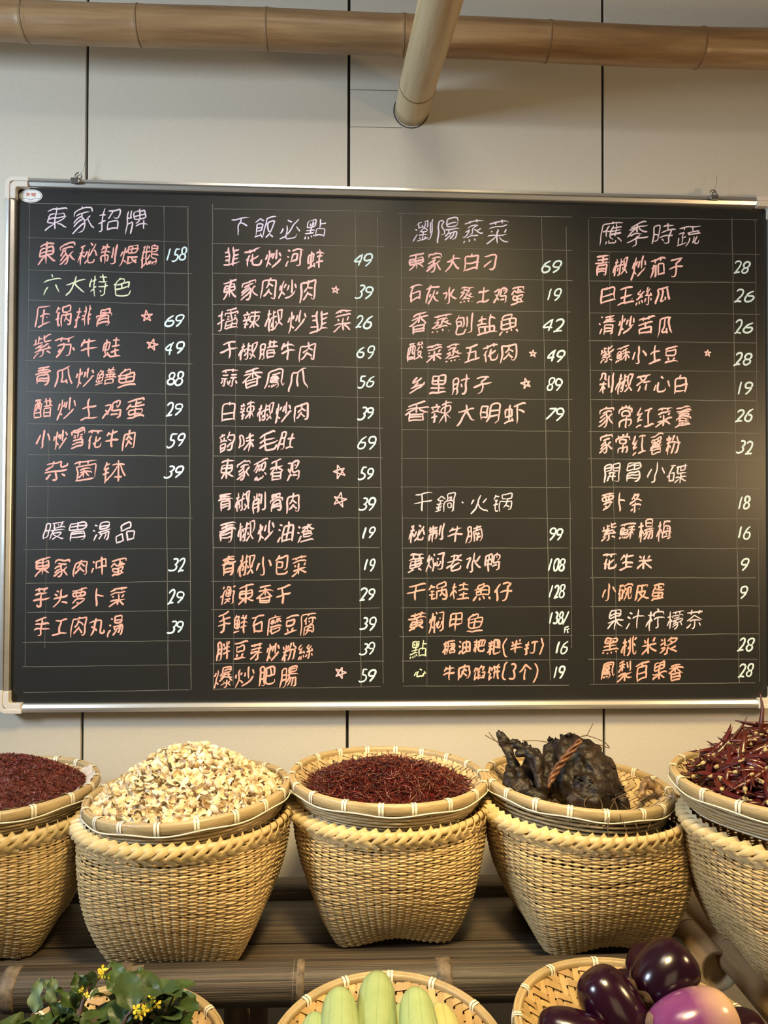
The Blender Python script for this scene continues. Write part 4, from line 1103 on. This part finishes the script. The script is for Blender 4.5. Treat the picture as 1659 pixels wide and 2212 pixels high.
def twine(px_pts, lab, r=.0008, name='twine_loop'):
    pts = [D(*p_) for p_ in px_pts]
    P2 = []
    n_ = len(pts)
    for i in range(n_ - 1):
        p0_, p1_, p2_, p3_ = pts[max(0, i - 1)], pts[i], pts[i + 1], pts[min(n_ - 1, i + 2)]
        for k in range(6):
            t = k / 6; P2.append(.5 * ((2 * p1_) + (p2_ - p0_) * t + (2 * p0_ - 5 * p1_ + 4 * p2_ - p3_) * t * t + (3 * p1_ - p0_ - 3 * p2_ + p3_) * t ** 3))
    P2.append(pts[-1]); o0 = P2[0].copy()
    b = MB(); b.tube([p_ - o0 for p_ in P2], r, 6); o_ = b.build(name, M['twine'], None); o_.location = o0; tag(o_, lab, 'twine'); return o_
twine([(1048, 1588, .02), (1062, 1596, .02), (1077, 1602, .01), (1092, 1592, .0), (1100, 1600, .02), (1076, 1604, .03), (1056, 1582, .03)], 'frayed twine knot at the top of the smoked leg')
for a1, a2 in (((1056, 1582), (1078, 1602)), ((1066, 1584), (1079, 1602))):
    pass
twine([(1128, 1600, .03), (1160, 1600, .03), (1190, 1604, .03), (1225, 1606, .0)], 'taut twine running from the leg to the big lump')
twine([(1281, 1562, -.01), (1275, 1575, -.01), (1267, 1588, -.01), (1255, 1591, -.02), (1268, 1589, .0), (1290, 1596, .02), (1308, 1605, .04), (1316, 1616, .05), (1300, 1610, .05), (1275, 1609, .04)], 'twine with an upright frayed end above the big black lump')
twine([(1338, 1688, .0), (1355, 1685, .0), (1370, 1680, .0), (1385, 1684, .0), (1395, 1692, -.02)], 'thin twine running to the small brown piece')
twine([(1292, 1717, -.07), (1270, 1722, -.09), (1262, 1738, -.115), (1275, 1752, -.135), (1298, 1750, -.14), (1300, 1735, -.12), (1290, 1718, -.08)], 'round twine loop hanging over the front rim of the meat tray')
twine([(1330, 1725, -.09), (1318, 1750, -.165), (1313, 1790, -.19), (1320, 1812, -.195), (1340, 1817, -.195), (1355, 1805, -.19), (1350, 1785, -.19), (1335, 1750, -.165), (1328, 1728, -.1)], 'long twine loop dropping over the tray rim onto the basket braid')
twine([(1320, 1730, -.09), (1335, 1722, -.10), (1355, 1714, -.10), (1340, 1724, -.10), (1358, 1722, -.10)], 'frayed pale twine tuft in front of the black lump')
twine([(1340, 1735, -.09), (1365, 1757, -.15), (1375, 1785, -.175), (1382, 1796, -.17)], 'twine end trailing down the front of the meat tray')
twine([(1370, 1735, -.08), (1395, 1752, -.13), (1404, 1775, -.155), (1400, 1790, -.16)], 'twine curl trailing at the right front of the meat tray')

# ------------------------------------------------------------------ front trays
def gourd(name, tip, base, R_, m, label, grp=None):
    tip, base = Vector(tip), Vector(base); L_ = (tip - base).length
    b = MB(); prof = []; n_ = 22
    for i in range(n_ + 1):
        t = i / n_; z_ = t * L_
        body = R_ * (.80 + .20 * math.sin(min(1, t * 1.1) * PI * .9 + .3))
        dtip = L_ - z_
        if dtip < R_ * 1.15: body *= math.sqrt(max(0, 1 - ((R_ * 1.15 - dtip) / (R_ * 1.15)) ** 2.2))
        if z_ < R_: body *= math.sqrt(max(.02, 1 - ((R_ - z_) / R_) ** 2.2))
        prof.append((max(.0002, body), z_))
    na = 50
    V = []
    for r, z_ in prof:
        for k in range(na):
            a_ = 2 * PI * k / na; rr = r * (1 + .008 * math.cos(10 * a_) ) ; V.append((rr * math.cos(a_) + .004 * math.sin(z_ * 12), rr * math.sin(a_), z_))
    Fc = [(i * na + k, i * na + (k + 1) % na, (i + 1) * na + (k + 1) % na, (i + 1) * na + k) for i in range(n_) for k in range(na)]
    Fc += [tuple(range(na - 1, -1, -1)), tuple(n_ * na + k for k in range(na))]
    b.add(V, Fc); o_ = b.build(name, m, None); o_.location = base; o_.rotation_mode = 'QUATERNION'; o_.rotation_quaternion = (tip - base).to_track_quat('Z', 'Y')
    st_ = MB(); st_.tube([(0, 0, L_ * .999), (.0005, 0, L_ + .002)], [.0022, .0012], 8); st_.build('blossom_scar', M['calyx'], o_)
    tag(o_, label, 'gourd', grp); return o_
GG = 'pale green gourds on the front tray'
def G(px, py, y): return P(px, py, y)
gourd('gourd', G(822, 2104, 1.10), G(812, 2330, .96), .0285, M['melon'], 'tallest pale green ribbed gourd in the middle of the front tray', GG)
gourd('gourd', G(739, 2138, 1.06), G(742, 2350, .93), .0265, M['melon'], 'pale green gourd just left of the tallest one', GG)
gourd('gourd', G(902, 2140, 1.06), G(925, 2350, .92), .0262, M['melon'], 'pale green gourd just right of the tallest one', GG)
gourd('gourd', G(686, 2190, 1.04), G(690, 2380, .93), .0215, M['melon'], 'small pale green gourd, outermost on the left of the tray', GG)
gourd('gourd', G(952, 2168, 1.09), G(985, 2380, .98), .0265, M['melon_y'], 'yellowish gourd at the right, behind the green ones', GG)
gourd('gourd', G(872, 2172, 1.13), G(868, 2330, 1.02), .018, M['melon'], 'darker green gourd tucked between the middle gourds', GG)

def aubergine(c0, axis, L_, R_, m, label):
    """c0 = centre, axis from stem end to blossom end"""
    axis = Vector(axis).normalized(); b = MB(); prof = []; n_ = 26
    for i in range(n_ + 1):
        t = i / n_; z_ = t * L_
        th = PI * t; r = R_ * (math.sin(th) ** .62) * (.88 + .15 * t)
        prof.append((max(.0002, r), (1 - math.cos(th)) / 2 * L_))
    b.lathe(prof, 40); b.f += [tuple(range(39, -1, -1)), tuple(n_ * 40 + k for k in range(40))]
    o_ = b.build('aubergine', m, None); o_.location = Vector(c0) - axis * L_ / 2
    o_.rotation_mode = 'QUATERNION'; o_.rotation_quaternion = axis.to_track_quat('Z', 'Y')
    c_ = MB(); na = 50
    def fn(u, v):
        a_ = u * 2 * PI; lob = .50 + .50 * abs(math.cos(2.5 * a_)) ** 1.2; tt = v * .12 * lob + .004; th = PI * math.sqrt(tt) * .62
        r = R_ * (math.sin(th) ** .62) * .90 + .0012; return Vector((r * math.cos(a_), r * math.sin(a_), (1 - math.cos(th)) / 2 * L_ - .0008 + .001 * math.sin(9 * a_)))
    c_.grid(fn, na, 6); c_.tube([(0, 0, .004), (0, 0, -.008), (.002, 0, -.018)], [.007, .0055, .005], 10); c_.build('calyx', M['calyx'], o_)
    tag(o_, label, 'aubergine'); return o_
aubergine(G(1434, 2108, 1.055), (.80, .25, .60), .094, .0425, M['egg'], 'topmost glossy dark purple aubergine, stem end to the lower left')
aubergine(G(1402, 2110, 1.135), (.25, .35, .9), .09, .037, M['egg'], 'dark aubergine half hidden behind the topmost one')
aubergine(G(1330, 2185, 1.02), (-.55, .35, .80), .112, .0405, M['egg'], 'dark purple aubergine leaning up at the left of the pile')
aubergine(G(1358, 2158, 1.10), (.2, .5, .8), .075, .030, M['egg'], 'dark aubergine tucked behind the leaning left one')
aubergine(G(1495, 2218, .985), (.93, .10, .22), .118, .044, M['egg_p'], 'pale violet aubergine fading to cream at its right end')
aubergine(G(1245, 2240, .99), (-.9, .2, .15), .10, .033, M['egg'], 'dark purple aubergine showing at the lower left of the pile')
aubergine(G(1580, 2245, 1.02), (.8, .2, .1), .10, .036, M['egg'], 'dark purple aubergine barely showing behind the pale violet one')

# ------------------------------------------------------------------ flowering greens
def leaf_mesh(L_, w_, cur, seed, mtl):
    rr = random.Random(seed); b = MB(); wav = rr.uniform(.5, 1)
    L_ *= .60; w_ *= .62
    def fn(u, v):
        s_ = (v - .5) * 2; wd = w_ * math.sin(PI * min(1, u * .93 + .05)) ** .7 * (1 + .10 * math.sin(u * 19 + seed))
        return Vector((s_ * wd, u * L_, abs(s_) * wd * .35 - cur * L_ * u * u + .006 * wav * math.sin(u * 11 + s_ * 2 + seed) * abs(s_)))
    b.grid(fn, 12, 6); o_me = b.mesh('leaf', mtl); return o_me
def flower_cluster(p_, parent, n_=6, s_=1.0):
    for i in range(n_):
        c_ = p_ + Vector((random.uniform(-1, 1), random.uniform(-1, 1), random.uniform(-1, 1))) * .008 * s_
        b = MB(); q_ = RQ(); r_ = random.uniform(.0034, .0055) * s_
        for k in range(4):
            a_ = PI / 2 * k
            b.add([c_ + q_ @ Vector(v) * r_ for v in ((0, 0, 0), (math.cos(a_ - .5), math.sin(a_ - .5), .3), (1.4 * math.cos(a_), 1.4 * math.sin(a_), .5), (math.cos(a_ + .5), math.sin(a_ + .5), .3))], [(0, 1, 2, 3)])
        o_ = b.build('flower', M['flower'], parent, False)
def stalk(base, tip, r_, label, leaves=(), fl=0, bend_=.02, fs=1.0):
    base, tip = Vector(base), Vector(tip); root = empty('flowering_stalk', base); v_ = tip - base
    pts = [v_ * t + Vector((0, 0, bend_ * math.sin(PI * t))) for t in [k / 8 for k in range(9)]]
    b = MB(); b.tube(pts, [r_ * (1 - .55 * k / 8) for k in range(9)], 8); b.build('stem', M['stalk'], root)
    for (t, L_, w_, cur, az, el, mt_) in leaves:
        me = leaf_mesh(L_, w_, cur, int(t * 1000) + int(L_ * 1e4), M[mt_]); i_ = min(8, int(t * 8))
        q_ = Quaternion((0, 0, 1), az) @ Quaternion((1, 0, 0), el)
        inst('leaf', me, root, pts[i_], q_)
    if fl: flower_cluster(v_ * 1.0 + Vector((0, -.03, .006)), root, fl, fs)
    tag(root, label, 'leafy green'); return root
Yg = 1.10
gl = lambda px, py, y=Yg: P(px, py, y)
stalk(gl(140, 2260, 1.0), gl(240, 2092, 1.10), .0042, 'dark purple stalk rising highest to a yellow flower head beside the basket foot', [(.55, .075, .020, .3, -2.9, 1.2, 'leaf_b'), (.3, .07, .018, .2, 1.3, .9, 'leaf')], 7, fs=.9)
stalk(gl(160, 2270, 1.0), gl(198, 2124, 1.05), .0036, 'purple stalk with small yellow buds along it, left of the tall one', [(.6, .06, .016, .2, .8, 1.0, 'leaf')], 5, fs=.7)
stalk(gl(190, 2290, .98), gl(282, 2120, 1.16), .0045, 'thick purple stalk slanting to the right with a drooping leaf', [(.5, .085, .022, .5, 2.9, 1.1, 'leaf_b'), (.7, .08, .024, .3, .4, .8, 'leaf'), (.85, .06, .02, .2, -1.0, .7, 'leaf')], 0)
stalk(gl(230, 2300, .98), gl(316, 2166, 1.00), .0035, 'leafy stalk with yellow flowers in the middle of the greens', [(.3, .10, .030, .2, -.3, .9, 'leaf'), (.5, .10, .034, .4, -1.1, .6, 'leaf'), (.7, .09, .03, .3, .5, .7, 'leaf'), (.2, .09, .03, .2, 1.6, .6, 'leaf')], 7, fs=1.1)
stalk(gl(280, 2300, .98), gl(343, 2142, 1.03), .0035, 'leafy stalk with a bright flower cluster at the right of the greens', [(.4, .10, .036, .3, .1, .9, 'leaf'), (.6, .10, .034, .5, -1.2, .8, 'leaf'), (.8, .08, .028, .3, -2.0, .6, 'leaf'), (.3, .09, .032, .5, -2.6, .5, 'leaf')], 8, fs=1.1)
stalk(gl(330, 2310, .98), gl(392, 2128, 1.05), .0022, 'thin stalk ending in a single yellow flower, outermost on the right', [(.3, .085, .03, .4, -.8, .8, 'leaf'), (.5, .075, .028, .5, -2.0, .7, 'leaf'), (.2, .09, .03, .4, -2.8, .4, 'leaf')], 3, fs=1.0)
stalk(gl(90, 2290, .98), gl(130, 2140, 1.10), .003, 'short stalk with small pale leaves at the left of the greens', [(.6, .06, .013, .2, .3, 1.2, 'leaf_b'), (.8, .05, .012, .2, 1.5, 1.0, 'leaf_b'), (.3, .07, .02, .3, 2.2, .8, 'leaf')], 0)
stalk(gl(60, 2290, .98), gl(84, 2160, 1.08), .0026, 'leftmost stalk of the greens with one upright pale leaf', [(.5, .065, .014, .1, -.1, 1.3, 'leaf_b'), (.3, .08, .025, .4, 1.8, .7, 'leaf'), (.2, .08, .025, .4, -2.6, .5, 'leaf')], 0)
stalk(gl(150, 2300, .97), gl(250, 2190, 1.05), .005, 'thick bare purple stalk lying low across the bunch', [(.2, .09, .03, .3, 1.4, .5, 'leaf'), (.6, .08, .028, .4, -2.5, .4, 'leaf')], 0)

random.seed(31)
for k in range(11):
    bx_, by_ = 70 + k * 30 + random.uniform(-10, 10), random.uniform(2280, 2320); tx, ty = bx_ + random.uniform(-10, 50), random.uniform(2165, 2205)
    stalk(gl(bx_, by_, .98), gl(tx, ty, random.uniform(1.04, 1.10)), random.uniform(.0025, .004), 'dark leafy stalk low in the bunch of flowering greens, without flowers',
          [(random.uniform(.2, .95), random.uniform(.07, .12) * (.6 if k < 5 else 1), random.uniform(.022, .040) * (.5 if k < 5 else 1), random.uniform(.2, .7), random.uniform(-3, 3), random.uniform(.2, 1.0), 'leaf') for _ in range(4)], 0)['group'] = 'dark leafy stalks low in the bunch'

# paper scrap on the front rail
m_ = MB(); a_ = [P(x, y, 1.212) for x, y in ((284, 2088), (311, 2085), (303, 2112), (279, 2115))]
m_.add([p_ for p_ in a_] + [p_ + Vector((0, .0008, 0)) for p_ in a_], [(0, 1, 2, 3), (7, 6, 5, 4), (0, 4, 5, 1), (1, 5, 6, 2), (2, 6, 7, 3), (3, 7, 4, 0)])
tag(m_.build('paper_scrap', M['tape'], None, False), 'small brownish scrap stuck on the bench front rail above the greens', 'scrap')
